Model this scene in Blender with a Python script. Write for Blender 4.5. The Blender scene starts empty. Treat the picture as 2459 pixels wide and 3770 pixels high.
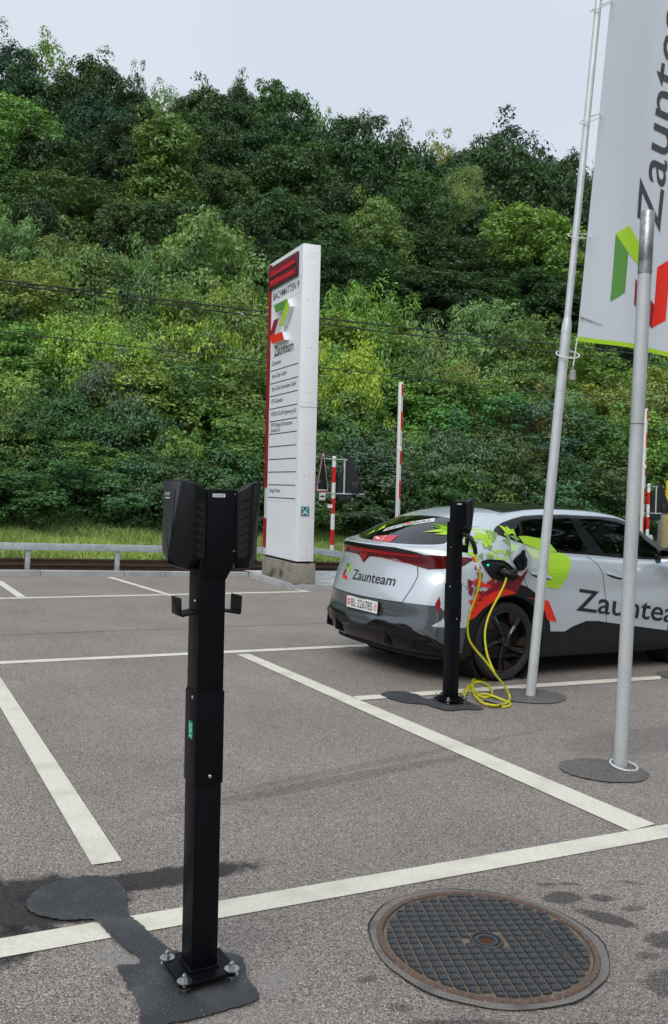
import bpy, bmesh, math, random
import numpy as np
from mathutils import Vector, Matrix
from mathutils.bvhtree import BVHTree
from mathutils.geometry import tessellate_polygon
S = bpy.context.scene
COL = S.collection
R = math.radians
# ---------------------------------------------------------------- camera
cam_d = bpy.data.cameras.new('camera'); cam = bpy.data.objects.new('camera', cam_d); COL.objects.link(cam)
S.camera = cam
cam_d.sensor_fit = 'VERTICAL'; cam_d.sensor_height = 36.0; cam_d.sensor_width = 36.0
F_PX = 3320.0; CAM_H = 1.6
cam_d.lens = F_PX / 3770 * 36; cam_d.clip_start = 0.05; cam_d.clip_end = 3000
PITCH, ROLL = R(-1.22), R(3.38)
_f = Vector((0, math.cos(PITCH), math.sin(PITCH))); _u0 = Vector((0, -math.sin(PITCH), math.cos(PITCH))); _r0 = Vector((1, 0, 0))
_r = math.cos(ROLL) * _r0 + math.sin(ROLL) * _u0; _u = -math.sin(ROLL) * _r0 + math.cos(ROLL) * _u0
cam.matrix_world = Matrix(((_r.x, _u.x, -_f.x, 0), (_r.y, _u.y, -_f.y, 0), (_r.z, _u.z, -_f.z, CAM_H), (0, 0, 0, 1)))
# ---------------------------------------------------------------- sky: thin even overcast over a physical sky
SUN_EL, SUN_AZ = R(46), R(200)          # azimuth measured clockwise from +Y
w = bpy.data.worlds.new('World'); S.world = w; w.use_nodes = True
wn = w.node_tree.nodes; wl = w.node_tree.links; wn.clear()
sky = wn.new('ShaderNodeTexSky'); sky.sky_type = 'NISHITA'; sky.sun_disc = False
sky.sun_elevation = SUN_EL; sky.sun_rotation = SUN_AZ; sky.dust_density = 3.0; sky.air_density = 1.0
bg1 = wn.new('ShaderNodeBackground'); bg1.inputs[1].default_value = 0.10
bg2 = wn.new('ShaderNodeBackground'); bg2.inputs[1].default_value = 0.80
tc = wn.new('ShaderNodeTexCoord'); nz = wn.new('ShaderNodeTexNoise'); nz.inputs['Scale'].default_value = 2.2; nz.inputs['Detail'].default_value = 4
rp = wn.new('ShaderNodeValToRGB'); rp.color_ramp.elements[0].position = 0.3; rp.color_ramp.elements[1].position = 0.75
rp.color_ramp.elements[0].color = (0.74, 0.83, 0.94, 1); rp.color_ramp.elements[1].color = (0.88, 0.94, 1.02, 1)
mx = wn.new('ShaderNodeMixShader'); mx.inputs[0].default_value = 0.88
ow = wn.new('ShaderNodeOutputWorld')
wl.new(tc.outputs['Generated'], nz.inputs['Vector']); wl.new(nz.outputs['Fac'], rp.inputs[0]); wl.new(rp.outputs[0], bg2.inputs[0])
wl.new(sky.outputs[0], bg1.inputs[0]); wl.new(bg1.outputs[0], mx.inputs[1]); wl.new(bg2.outputs[0], mx.inputs[2]); wl.new(mx.outputs[0], ow.inputs[0])
sd = bpy.data.lights.new('sun', 'SUN'); sd.energy = 1.5; sd.angle = R(40); sd.color = (1.0, 0.96, 0.90)
sun = bpy.data.objects.new('sun', sd); COL.objects.link(sun)
_sv = Vector((math.sin(SUN_AZ) * math.cos(SUN_EL), math.cos(SUN_AZ) * math.cos(SUN_EL), math.sin(SUN_EL)))
sun.rotation_euler = _sv.to_track_quat('Z', 'Y').to_euler(); sun.location = (0, 0, 40)
S.view_settings.view_transform = 'Standard'; S.view_settings.look = 'None'; S.view_settings.gamma = 1.0
S.view_settings.exposure = 0.2; S.view_settings.use_curve_mapping = False
S.cycles.max_bounces = 5; S.cycles.diffuse_bounces = 2; S.cycles.glossy_bounces = 3; S.cycles.transmission_bounces = 3; S.cycles.transparent_max_bounces = 8
S.cycles.sample_clamp_indirect = 4.0; S.cycles.use_adaptive_sampling = True; S.cycles.adaptive_threshold = 0.03
# ---------------------------------------------------------------- helpers
UPV = Vector((-.034, -.006, 1)).normalized()       # the lot falls away a little: plumb things lean 2 degrees against it
SITE = R(31)                                        # direction of the railway and the car park
CA, SA = math.cos(SITE), math.sin(SITE)
def site(a, b, z=0.0): return (a * CA - b * SA, a * SA + b * CA, z)
def to_site(x, y): return (x * CA + y * SA, -x * SA + y * CA)
MATS = {}
def N(m, t, **k):
    n = m.node_tree.nodes.new(t)
    for a, v in k.items(): setattr(n, a, v)
    return n
def mat(name, col, rough=.5, metal=0.0, var=0.0, vscale=8.0, bump=0.0, bscale=60.0, coat=0.0, spec=.5, emit=None, col2=None):
    if name in MATS: return MATS[name]
    m = bpy.data.materials.new(name); m.use_nodes = True; MATS[name] = m
    nt = m.node_tree; p = nt.nodes['Principled BSDF']; L = nt.links
    p.inputs['Base Color'].default_value = (*col, 1); p.inputs['Roughness'].default_value = rough; p.inputs['Metallic'].default_value = metal
    p.inputs['Coat Weight'].default_value = coat; p.inputs['Coat Roughness'].default_value = .04; p.inputs['Specular IOR Level'].default_value = spec
    if emit: p.inputs['Emission Color'].default_value = (*emit[:3], 1); p.inputs['Emission Strength'].default_value = emit[3]
    if var or col2:
        tcn = N(m, 'ShaderNodeTexCoord'); n1 = N(m, 'ShaderNodeTexNoise'); n1.inputs['Scale'].default_value = vscale; n1.inputs['Detail'].default_value = 6; n1.inputs['Roughness'].default_value = .65
        r = N(m, 'ShaderNodeValToRGB'); r.color_ramp.elements[0].position = .32; r.color_ramp.elements[1].position = .68
        c2 = col2 if col2 else tuple(min(1, c * (1 + var)) for c in col); c1 = col if col2 else tuple(c * (1 - var) for c in col)
        r.color_ramp.elements[0].color = (*c1, 1); r.color_ramp.elements[1].color = (*c2, 1)
        L.new(tcn.outputs['Object'], n1.inputs['Vector']); L.new(n1.outputs['Fac'], r.inputs[0]); L.new(r.outputs[0], p.inputs['Base Color'])
        mr = N(m, 'ShaderNodeMapRange'); mr.inputs['To Min'].default_value = max(0.02, rough - .08); mr.inputs['To Max'].default_value = min(1, rough + .08)
        L.new(n1.outputs['Fac'], mr.inputs['Value']); L.new(mr.outputs[0], p.inputs['Roughness'])
    if bump:
        tcn = N(m, 'ShaderNodeTexCoord'); n2 = N(m, 'ShaderNodeTexNoise'); n2.inputs['Scale'].default_value = bscale; n2.inputs['Detail'].default_value = 4
        b = N(m, 'ShaderNodeBump'); b.inputs['Strength'].default_value = bump; b.inputs['Distance'].default_value = .01
        L.new(tcn.outputs['Object'], n2.inputs['Vector']); L.new(n2.outputs['Fac'], b.inputs['Height']); L.new(b.outputs[0], p.inputs['Normal'])
    return m
class MB:
    def __init__(s): s.v = []; s.f = []; s.m = []
    def add(s, vs, fs, mi=0):
        o = len(s.v); s.v += [tuple(v) for v in vs]; s.f += [tuple(o + i for i in f) for f in fs]; s.m += [mi] * len(fs); return s
    def box(s, c, d, rz=0.0, mi=0, M=None):
        x, y, z = d[0] / 2, d[1] / 2, d[2] / 2
        vs = [Vector((sx * x, sy * y, sz * z)) for sz in (-1, 1) for sx, sy in ((-1, -1), (1, -1), (1, 1), (-1, 1))]
        T = (M if M else Matrix.Rotation(rz, 3, 'Z'))
        vs = [T @ v + Vector(c) for v in vs]
        return s.add(vs, [(3, 2, 1, 0), (4, 5, 6, 7), (0, 1, 5, 4), (1, 2, 6, 5), (2, 3, 7, 6), (3, 0, 4, 7)], mi)
    def bbox(s, x0, x1, y0, y1, z0, z1, mi=0): return s.box(((x0 + x1) / 2, (y0 + y1) / 2, (z0 + z1) / 2), (x1 - x0, y1 - y0, z1 - z0), mi=mi)
    def prism(s, poly, z0, z1, mi=0, cap=True):
        n = len(poly); vs = [(x, y, z0) for x, y in poly] + [(x, y, z1) for x, y in poly]
        fs = [(i, (i + 1) % n, n + (i + 1) % n, n + i) for i in range(n)]
        if cap:
            tri = tessellate_polygon([[Vector((x, y, 0)) for x, y in poly]])
            fs += [tuple(n + i for i in t) for t in tri] + [tuple(reversed(t)) for t in tri]
        return s.add(vs, fs, mi)
    def tube(s, pts, r, n=8, mi=0, cap=True):
        pts = [Vector(p) for p in pts]; k = len(pts); rr = r if isinstance(r, (list, tuple)) else [r] * k
        t0 = (pts[1] - pts[0]).normalized(); ref = Vector((0, 0, 1)) if abs(t0.z) < .9 else Vector((1, 0, 0)); nx = t0.cross(ref).normalized()
        vs = []
        for i, p in enumerate(pts):
            t = (pts[min(i + 1, k - 1)] - pts[max(i - 1, 0)])
            t = t.normalized() if t.length > 1e-9 else t0
            nx = (nx - t * nx.dot(t)).normalized(); ny = t.cross(nx)
            vs += [p + (nx * math.cos(2 * math.pi * j / n) + ny * math.sin(2 * math.pi * j / n)) * rr[i] for j in range(n)]
        fs = [(i * n + j, i * n + (j + 1) % n, (i + 1) * n + (j + 1) % n, (i + 1) * n + j) for i in range(k - 1) for j in range(n)]
        if cap: fs += [tuple(reversed(range(n))), tuple((k - 1) * n + j for j in range(n))]
        return s.add(vs, fs, mi)
    def lathe(s, prof, n=24, mi=0, c=(0, 0, 0), M=None):
        k = len(prof); vs = [Vector((r * math.cos(2 * math.pi * j / n), r * math.sin(2 * math.pi * j / n), z)) for r, z in prof for j in range(n)]
        if M: vs = [M @ v for v in vs]
        vs = [v + Vector(c) for v in vs]
        return s.add(vs, [(i * n + j, i * n + (j + 1) % n, (i + 1) * n + (j + 1) % n, (i + 1) * n + j) for i in range(k - 1) for j in range(n)], mi)
    def build(s, name, m, parent=None, smooth=False, bevel=0.0, seg=2, **tags):
        me = bpy.data.meshes.new(name); me.from_pydata(s.v, [], s.f)
        ms = m if isinstance(m, (list, tuple)) else [m]
        for q in ms: me.materials.append(q)
        if len(ms) > 1: me.polygons.foreach_set('material_index', s.m)
        bm = bmesh.new(); bm.from_mesh(me); bmesh.ops.recalc_face_normals(bm, faces=bm.faces)
        if bevel:
            es = [e for e in bm.edges if len(e.link_faces) == 2 and e.calc_face_angle(0) > .5]
            bmesh.ops.bevel(bm, geom=es, offset=bevel, segments=seg, affect='EDGES', profile=.5)
        bm.to_mesh(me); bm.free()
        if smooth or bevel:
            me.polygons.foreach_set('use_smooth', [True] * len(me.polygons))
            me.set_sharp_from_angle(angle=R(smooth if isinstance(smooth, (int, float)) and smooth > 1 else 40))
        o = bpy.data.objects.new(name, me); COL.objects.link(o)
        if parent: o.parent = parent
        return tag(o, **tags)
def tag(o, label=None, cat=None, group=None, kind=None):
    if label: o['label'] = label
    if cat: o['category'] = cat
    if group: o['group'] = group
    if kind: o['kind'] = kind
    return o
def empty(name, loc=(0, 0, 0), rz=0.0, up=None, **tags):
    o = bpy.data.objects.new(name, None); COL.objects.link(o); o.empty_display_size = .2
    M = Matrix.Rotation(rz, 4, 'Z')
    if up is not None: M = Vector((0, 0, 1)).rotation_difference(Vector(up).normalized()).to_matrix().to_4x4() @ M
    o.matrix_world = Matrix.Translation(loc) @ M
    return tag(o, **tags)
def sheet(name, poly, z, m, parent=None, **t):
    mb = MB(); tri = tessellate_polygon([[Vector((x, y, 0)) for x, y in poly]])
    mb.add([(x, y, z) for x, y in poly], tri); o = mb.build(name, m, parent, **t)
    me = o.data
    if len(me.polygons) and me.polygons[0].normal.z < 0: me.flip_normals()
    return o
def smooth_poly(pts, sub=6, jit=0.0, seed=0):
    rg = random.Random(seed); n = len(pts); out = []
    for i in range(n):
        p0, p1, p2, p3 = (Vector(pts[(i + k - 1) % n]) for k in range(4))
        for j in range(sub):
            t = j / sub
            q = .5 * ((2 * p1) + (p2 - p0) * t + (2 * p0 - 5 * p1 + 4 * p2 - p3) * t * t + (3 * p1 - p0 - 3 * p2 + p3) * t ** 3)
            out.append((q.x + rg.uniform(-jit, jit), q.y + rg.uniform(-jit, jit)))
    return out
def spline(pts, sub=8):
    out = []; P_ = [Vector(p) for p in pts]; n = len(P_)
    for i in range(n - 1):
        p0, p1, p2, p3 = P_[max(i - 1, 0)], P_[i], P_[i + 1], P_[min(i + 2, n - 1)]
        for j in range(sub):
            t = j / sub
            out.append(.5 * ((2 * p1) + (p2 - p0) * t + (2 * p0 - 5 * p1 + 4 * p2 - p3) * t * t + (3 * p1 - p0 - 3 * p2 + p3) * t ** 3))
    return out + [P_[-1]]
_dg = None
def text_mesh(txt, size, bold=0.0, shear=0.0, extrude=0.0, align='LEFT', width=None, spacing=1.0):
    cu = bpy.data.curves.new('t', 'FONT'); cu.body = txt; cu.size = size; cu.offset = bold; cu.shear = shear; cu.extrude = extrude; cu.align_x = align; cu.resolution_u = 3; cu.space_character = spacing
    ob = bpy.data.objects.new('t', cu); COL.objects.link(ob)
    dg = bpy.context.evaluated_depsgraph_get(); dg.update()
    me = bpy.data.meshes.new_from_object(ob.evaluated_get(dg)); bpy.data.objects.remove(ob); bpy.data.curves.remove(cu)
    if width and len(me.vertices):
        xs = [v.co.x for v in me.vertices]; k = width / (max(xs) - min(xs)); x0 = min(xs) if align == 'LEFT' else 0
        for v in me.vertices: v.co.x = (v.co.x - x0) * k
    return me
def text(name, txt, size, m, parent, M, label=None, **k):
    me = text_mesh(txt, size, **k); me.name = name; me.materials.clear(); me.materials.append(m); me.transform(M)
    o = bpy.data.objects.new(name, me); COL.objects.link(o); o.parent = parent
    return tag(o, label=label)
def frame(o, x, y):     # matrix with local X along x, local Y along y
    x = Vector(x).normalized(); y = Vector(y).normalized(); z = x.cross(y)
    return Matrix(((x.x, y.x, z.x, o[0]), (x.y, y.y, z.y, o[1]), (x.z, y.z, z.z, o[2]), (0, 0, 0, 1)))
LOGO = [('dg', [(165, 579), (795, 583), (645, 450), (270, 455)]), ('lg', [(795, 583), (900, 457), (615, 210), (465, 231), (645, 450)]),
        ('dr', [(180, 356), (420, 358), (225, 136), (0, 150)]), ('br', [(0, 150), (225, 136), (585, 134), (699, 3), (105, 12)])]
PRINT = {'dg': mat('print_dark_green', (.11, .30, .06), .45), 'lg': mat('print_lime', (.40, .68, .03), .4), 'dr': mat('print_dark_red', (.30, .008, .03), .45), 'br': mat('print_red', (.80, .03, .012), .4)}
INK = mat('print_ink', (.018, .02, .026), .5)
WHITE = mat('white_panel', (.80, .82, .85), .38, var=.03, vscale=3)
BLACK = mat('black_powder_coat', (.0035, .004, .006), .40, var=.15, vscale=20, bump=.03, bscale=900, spec=.16)
STEEL = mat('zinc_plated_steel', (.55, .55, .53), .28, 1.0, var=.15, vscale=40)
GALV = mat('galvanised_steel', (.50, .55, .58), .45, .30, var=.18, vscale=9)
ALU = mat('anodised_aluminium', (.62, .66, .68), .42, .30, var=.08, vscale=6, bump=.02, bscale=300)
RUBBER = mat('black_rubber', (.012, .012, .013), .65)
# ================================================================ GROUND
def asphalt_mat():
    m = bpy.data.materials.new('worn_asphalt'); m.use_nodes = True; nt = m.node_tree; L = nt.links; p = nt.nodes['Principled BSDF']
    tcn = N(m, 'ShaderNodeTexCoord'); v = N(m, 'ShaderNodeTexVoronoi'); v.inputs['Scale'].default_value = 190; v.inputs['Randomness'].default_value = 1
    L.new(tcn.outputs['Object'], v.inputs['Vector'])
    sep = N(m, 'ShaderNodeSeparateColor'); L.new(v.outputs['Color'], sep.inputs[0])
    r = N(m, 'ShaderNodeValToRGB'); e = r.color_ramp.elements
    e[0].position = 0; e[0].color = (.11, .098, .092, 1); e[1].position = 1; e[1].color = (.72, .65, .59, 1)
    for ps, c in ((.25, (.25, .221, .20)), (.6, (.375, .336, .306)), (.9, (.475, .428, .392))): q = e.new(ps); q.color = (*c, 1)
    L.new(sep.outputs[0], r.inputs[0])
    # bitumen between the stones
    r2 = N(m, 'ShaderNodeValToRGB'); r2.color_ramp.elements[0].position = .35; r2.color_ramp.elements[0].color = (1, 1, 1, 1); r2.color_ramp.elements[1].position = .75; r2.color_ramp.elements[1].color = (.45, .44, .44, 1)
    sc = N(m, 'ShaderNodeMath', operation='MULTIPLY'); sc.inputs[1].default_value = 1.1
    L.new(v.outputs['Distance'], sc.inputs[0]); L.new(sc.outputs[0], r2.inputs[0])
    mxa = N(m, 'ShaderNodeMix', data_type='RGBA', blend_type='MULTIPLY'); mxa.inputs[0].default_value = .8
    L.new(r.outputs[0], mxa.inputs[6]); L.new(r2.outputs[0], mxa.inputs[7])
    # broad wear
    n1 = N(m, 'ShaderNodeTexNoise'); n1.inputs['Scale'].default_value = .9; n1.inputs['Detail'].default_value = 7; n1.inputs['Roughness'].default_value = .62; L.new(tcn.outputs['Object'], n1.inputs['Vector'])
    r3 = N(m, 'ShaderNodeValToRGB'); r3.color_ramp.elements[0].position = .3; r3.color_ramp.elements[0].color = (.90, .89, .89, 1); r3.color_ramp.elements[1].position = .72; r3.color_ramp.elements[1].color = (1.24, 1.21, 1.19, 1)
    L.new(n1.outputs['Fac'], r3.inputs[0])
    mxb = N(m, 'ShaderNodeMix', data_type='RGBA', blend_type='MULTIPLY'); mxb.inputs[0].default_value = 1
    L.new(mxa.outputs[2], mxb.inputs[6]); L.new(r3.outputs[0], mxb.inputs[7])
    out = mxb.outputs[2]
    # oily / bitumen stains: centre, radii, rotation, strength
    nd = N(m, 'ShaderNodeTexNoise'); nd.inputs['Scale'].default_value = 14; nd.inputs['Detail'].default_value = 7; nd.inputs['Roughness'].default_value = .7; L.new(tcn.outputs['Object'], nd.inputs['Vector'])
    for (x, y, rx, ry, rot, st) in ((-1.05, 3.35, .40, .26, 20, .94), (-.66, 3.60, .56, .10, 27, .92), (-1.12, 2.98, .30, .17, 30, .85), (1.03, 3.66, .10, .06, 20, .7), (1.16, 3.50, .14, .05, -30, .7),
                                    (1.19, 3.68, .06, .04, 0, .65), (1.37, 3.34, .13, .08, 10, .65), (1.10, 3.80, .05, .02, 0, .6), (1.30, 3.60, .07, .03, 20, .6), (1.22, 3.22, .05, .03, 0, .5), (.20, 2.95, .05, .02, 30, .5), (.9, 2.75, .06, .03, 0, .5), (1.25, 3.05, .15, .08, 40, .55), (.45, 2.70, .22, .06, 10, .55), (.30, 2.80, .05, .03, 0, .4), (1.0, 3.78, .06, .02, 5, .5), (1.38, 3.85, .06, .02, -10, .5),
                                    (.1, 5.0, 1.3, .07, 38, .30), (.5, 5.5, 1.6, .05, 40, .22), (2.3, 6.3, .9, .3, 30, .25), (.75, 3.2, .75, .70, 0, .12)):
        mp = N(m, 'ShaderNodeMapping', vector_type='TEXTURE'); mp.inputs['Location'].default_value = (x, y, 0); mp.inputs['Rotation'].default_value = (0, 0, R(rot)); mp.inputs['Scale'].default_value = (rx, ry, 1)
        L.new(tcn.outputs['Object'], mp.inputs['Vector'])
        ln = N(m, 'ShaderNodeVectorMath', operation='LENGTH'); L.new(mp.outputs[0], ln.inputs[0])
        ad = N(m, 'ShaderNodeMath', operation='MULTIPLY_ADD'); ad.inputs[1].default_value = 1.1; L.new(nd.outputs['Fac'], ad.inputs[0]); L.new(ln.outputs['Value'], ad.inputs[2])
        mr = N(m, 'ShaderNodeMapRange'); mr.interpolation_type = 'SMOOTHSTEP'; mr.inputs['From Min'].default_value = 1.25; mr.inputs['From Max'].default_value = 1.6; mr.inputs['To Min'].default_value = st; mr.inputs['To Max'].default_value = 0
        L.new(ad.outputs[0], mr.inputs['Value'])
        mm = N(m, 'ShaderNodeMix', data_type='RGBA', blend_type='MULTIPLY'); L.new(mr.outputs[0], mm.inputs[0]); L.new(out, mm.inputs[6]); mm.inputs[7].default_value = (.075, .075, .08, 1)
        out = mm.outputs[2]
    # pale grit dust beside the repaired strip
    for (x, y, rx, ry, rot, st) in ((-.62, 2.98, .16, .07, -40, .5), (-.10, 2.92, .08, .12, -30, .45), (-.18, 2.70, .25, .07, 10, .35)):
        mp = N(m, 'ShaderNodeMapping', vector_type='TEXTURE'); mp.inputs['Location'].default_value = (x, y, 0); mp.inputs['Rotation'].default_value = (0, 0, R(rot)); mp.inputs['Scale'].default_value = (rx, ry, 1)
        L.new(tcn.outputs['Object'], mp.inputs['Vector'])
        ln = N(m, 'ShaderNodeVectorMath', operation='LENGTH'); L.new(mp.outputs[0], ln.inputs[0])
        ad = N(m, 'ShaderNodeMath', operation='MULTIPLY_ADD'); ad.inputs[1].default_value = 1.1; L.new(nd.outputs['Fac'], ad.inputs[0]); L.new(ln.outputs['Value'], ad.inputs[2])
        mr = N(m, 'ShaderNodeMapRange'); mr.interpolation_type = 'SMOOTHSTEP'; mr.inputs['From Min'].default_value = 1.0; mr.inputs['From Max'].default_value = 1.8; mr.inputs['To Min'].default_value = st; mr.inputs['To Max'].default_value = 0
        L.new(ad.outputs[0], mr.inputs['Value'])
        mm = N(m, 'ShaderNodeMix', data_type='RGBA'); L.new(mr.outputs[0], mm.inputs[0]); L.new(out, mm.inputs[6]); mm.inputs[7].default_value = (.30, .29, .275, 1)
        out = mm.outputs[2]
    L.new(out, p.inputs['Base Color']); p.inputs['Roughness'].default_value = .62; p.inputs['Specular IOR Level'].default_value = .5
    b = N(m, 'ShaderNodeBump'); b.inputs['Strength'].default_value = .55; b.inputs['Distance'].default_value = .006; b.invert = True
    L.new(v.outputs['Distance'], b.inputs['Height']); L.new(b.outputs[0], p.inputs['Normal'])
    return m
ASPH = asphalt_mat()
def spk_mat(name, c0, c1, scale=160, fleck=None, rough=.7, big=None, flecks=.99):
    m = bpy.data.materials.new(name); m.use_nodes = True; L = m.node_tree.links; p = m.node_tree.nodes['Principled BSDF']
    tcn = N(m, 'ShaderNodeTexCoord'); n1 = N(m, 'ShaderNodeTexNoise'); n1.inputs['Scale'].default_value = scale; n1.inputs['Detail'].default_value = 3; L.new(tcn.outputs['Object'], n1.inputs['Vector'])
    r = N(m, 'ShaderNodeValToRGB'); r.color_ramp.elements[0].position = .3; r.color_ramp.elements[1].position = .7; r.color_ramp.elements[0].color = (*c0, 1); r.color_ramp.elements[1].color = (*c1, 1); L.new(n1.outputs['Fac'], r.inputs[0]); out = r.outputs[0]
    if big:
        n3 = N(m, 'ShaderNodeTexNoise'); n3.inputs['Scale'].default_value = big[0]; n3.inputs['Detail'].default_value = 6; L.new(tcn.outputs['Object'], n3.inputs['Vector'])
        r3 = N(m, 'ShaderNodeValToRGB'); r3.color_ramp.elements[0].position = big[2]; r3.color_ramp.elements[1].position = big[3]; r3.color_ramp.elements[0].color = (0, 0, 0, 1); r3.color_ramp.elements[1].color = (1, 1, 1, 1); L.new(n3.outputs['Fac'], r3.inputs[0])
        mm = N(m, 'ShaderNodeMix', data_type='RGBA'); L.new(r3.outputs[0], mm.inputs[0]); L.new(out, mm.inputs[6]); mm.inputs[7].default_value = (*big[1], 1); out = mm.outputs[2]
    if fleck:
        v = N(m, 'ShaderNodeTexVoronoi'); v.inputs['Scale'].default_value = 210; L.new(tcn.outputs['Object'], v.inputs['Vector']); sp = N(m, 'ShaderNodeSeparateColor'); L.new(v.outputs['Color'], sp.inputs[0])
        gt = N(m, 'ShaderNodeMath', operation='GREATER_THAN'); gt.inputs[1].default_value = flecks; L.new(sp.outputs[0], gt.inputs[0])
        mm = N(m, 'ShaderNodeMix', data_type='RGBA'); L.new(gt.outputs[0], mm.inputs[0]); L.new(out, mm.inputs[6]); mm.inputs[7].default_value = (*fleck, 1); out = mm.outputs[2]
    L.new(out, p.inputs['Base Color']); p.inputs['Roughness'].default_value = rough
    b = N(m, 'ShaderNodeBump'); b.inputs['Strength'].default_value = .35; b.inputs['Distance'].default_value = .004; L.new(n1.outputs['Fac'], b.inputs['Height']); L.new(b.outputs[0], p.inputs['Normal'])
    return m
PATCH = spk_mat('fresh_bitumen', (.030, .032, .036), (.056, .060, .066), 120, (.17, .17, .165), .62, (7, (.085, .088, .092), .50, .72), .985)
PATCH2 = spk_mat('coarse_bitumen', (.058, .059, .054), (.15, .147, .136), 150, (.30, .29, .27), .75, (6, (.13, .126, .115), .5, .7), .91)
PAINT = spk_mat('road_paint', (.70, .675, .565), (.82, .795, .68), 60, None, .6, (3.5, (.62, .59, .49), .50, .68))
sheet('parking_lot', [site(-300, -250)[:2], site(300, -250)[:2], site(300, 14.69)[:2], site(-300, 14.69)[:2]], 0.0, ASPH, kind='structure')
def stripe(pts0, pts1): sheet('parking_line', [*pts0, *reversed(pts1)], .004, PAINT, kind='structure')
def stripe_c(p, q, wd=.12):
    p, q = Vector(p), Vector(q); n = (q - p).normalized(); n = Vector((-n.y, n.x)) * wd / 2
    sheet('parking_line', [tuple(p + n), tuple(q + n), tuple(q - n), tuple(p - n)], .004, PAINT, kind='structure')
G = {}
def gnd(px, py, z=0.0):      # where a sight line meets the lot: used to lay the markings out to measure
    d = ((px - 1229.5) / F_PX) * _r - ((py - 1885) / F_PX) * _u + _f; t = -(CAM_H - z) / d.z
    return (d.x * t, d.y * t)
def seg(a, b, ext0=0.0, ext1=0.0):
    a, b = Vector(a), Vector(b); d = (b - a).normalized(); return tuple(a - d * ext0), tuple(b + d * ext1)
fu = seg(gnd(0, 3458.8), gnd(2440, 3039), .8, 0); fl = seg(gnd(0, 3529.6), gnd(2459, 3086), .8, .0)
fe = Vector(fu[1]); stripe([fu[0], fu[1], tuple(fe + Vector((.15, .05)))], [fl[0], fl[1], tuple(Vector(fl[1]) + Vector((.12, .07)))])
# separators and rows, each one a painted strip
bu = seg(gnd(0, 2441), gnd(1370, 2376), 6, 1.2); stripe_c(bu[0], bu[1], .115)
ru = [gnd(917.8, 2409), gnd(2412, 3037)]; rl = [gnd(872, 2411), gnd(2318, 3062)]
def lift(o, z):
    for v in o.data.vertices: v.co.z += z
sheet('parking_line', [ru[0], ru[1], rl[1], rl[0]], .0055, PAINT, kind='structure')
ll = [gnd(338, 3188), gnd(449, 3172.7)]; dL = (Vector(gnd(0, 2598)) - Vector(ll[0])).normalized(); dR = (Vector(gnd(0, 2500)) - Vector(ll[1])).normalized(); dM = (dL + dR).normalized()
sheet('parking_line', [ll[0], ll[1], tuple(Vector(ll[1]) + dM * 5.2), tuple(Vector(ll[0]) + dM * 5.2)], .0052, PAINT, kind='structure')
sheet('parking_line', [gnd(1299, 2566), gnd(1968.4, 2519.7), gnd(2432, 2489.8), gnd(2432, 2502.4), gnd(1968, 2533.4), gnd(1325, 2580)], .0058, PAINT, kind='structure')
c0, c1 = seg(gnd(0, 2204), gnd(1128, 2178.6), 5, 0); stripe_c(c0, c1, .115)
for p, q in ((gnd(0, 2145), gnd(79, 2199.5)), (gnd(415, 2129.6), gnd(631, 2194)), (gnd(1092, 2172.5), gnd(1140, 2179.5))):
    p, q = seg(p, q, .15, 0.0); pv, qv = Vector(p), Vector(q); n = (qv - pv).normalized(); n = Vector((-n.y, n.x)) * .055
    sheet('parking_line', [tuple(pv + n), tuple(qv + n), tuple(qv - n), tuple(pv - n)], .0062, PAINT, kind='structure')
s0, s1 = seg(gnd(0, 2339.3), gnd(1000, 2302), 4, 2.2)
_o = MB(); _pts = [Vector((*s0, 0)).lerp(Vector((*s1, 0)), i / 60) for i in range(61)]; _rg = random.Random(4)
sm = [(p.x + _rg.uniform(-.006, .006), p.y + _rg.uniform(-.008, .008)) for p in _pts]
for i in range(60): _o.add([(sm[i][0], sm[i][1] - .006, .003), (sm[i + 1][0], sm[i + 1][1] - .006, .003), (sm[i + 1][0], sm[i + 1][1] + .006, .003), (sm[i][0], sm[i][1] + .006, .003)], [(0, 1, 2, 3)])
_o.build('asphalt_seam', mat('seam_dark', (.03, .028, .027), .9), kind='structure')
# repairs
p1 = [(-1.06, 3.33), (-1.05, 3.46), (-.93, 3.575), (-.81, 3.585), (-.73, 3.49), (-.70, 3.40), (-.67, 3.29), (-.61, 3.22), (-.53, 3.12), (-.44, 3.04), (-.30, 3.055), (-.225, 3.03), (-.19, 2.90), (-.145, 2.79)]
p1b = [(-.24, 2.715), (-.34, 2.655), (-.47, 2.61), (-.50, 2.70), (-.57, 2.83), (-.62, 2.93), (-.565, 2.945), (-.56, 2.985), (-.61, 3.03), (-.70, 3.13), (-.78, 3.225), (-.89, 3.215), (-1.0, 3.25)]
sheet('bitumen_repair', smooth_poly(p1 + p1b, 16, .0035, 3), .0085, PATCH, kind='structure')
sheet('bitumen_repair', smooth_poly([(.46, 7.2), (.58, 7.36), (.75, 7.30), (.80, 7.17), (.86, 7.15), (.98, 7.42), (1.04, 7.40), (1.14, 7.15), (1.24, 6.92), (1.10, 6.86), (.95, 6.79), (.86, 6.86), (.78, 6.95), (.61, 6.98)], 12, .007, 5), .0085, PATCH, kind='structure')
def blob(c, rx, ry, rot, seed):
    rg = random.Random(seed); return smooth_poly([(c[0] + rx * math.cos(t) * rg.uniform(.97, 1.03) * math.cos(rot) - ry * math.sin(t) * math.sin(rot), c[1] + rx * math.cos(t) * math.sin(rot) + ry * math.sin(t) * rg.uniform(.97, 1.03) * math.cos(rot)) for t in [2 * math.pi * i / 16 for i in range(16)]], 10, .009, seed)
sheet('bitumen_repair', blob((1.70, 7.49), .34, .27, .35, 2), .0085, PATCH2, kind='structure')
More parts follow.
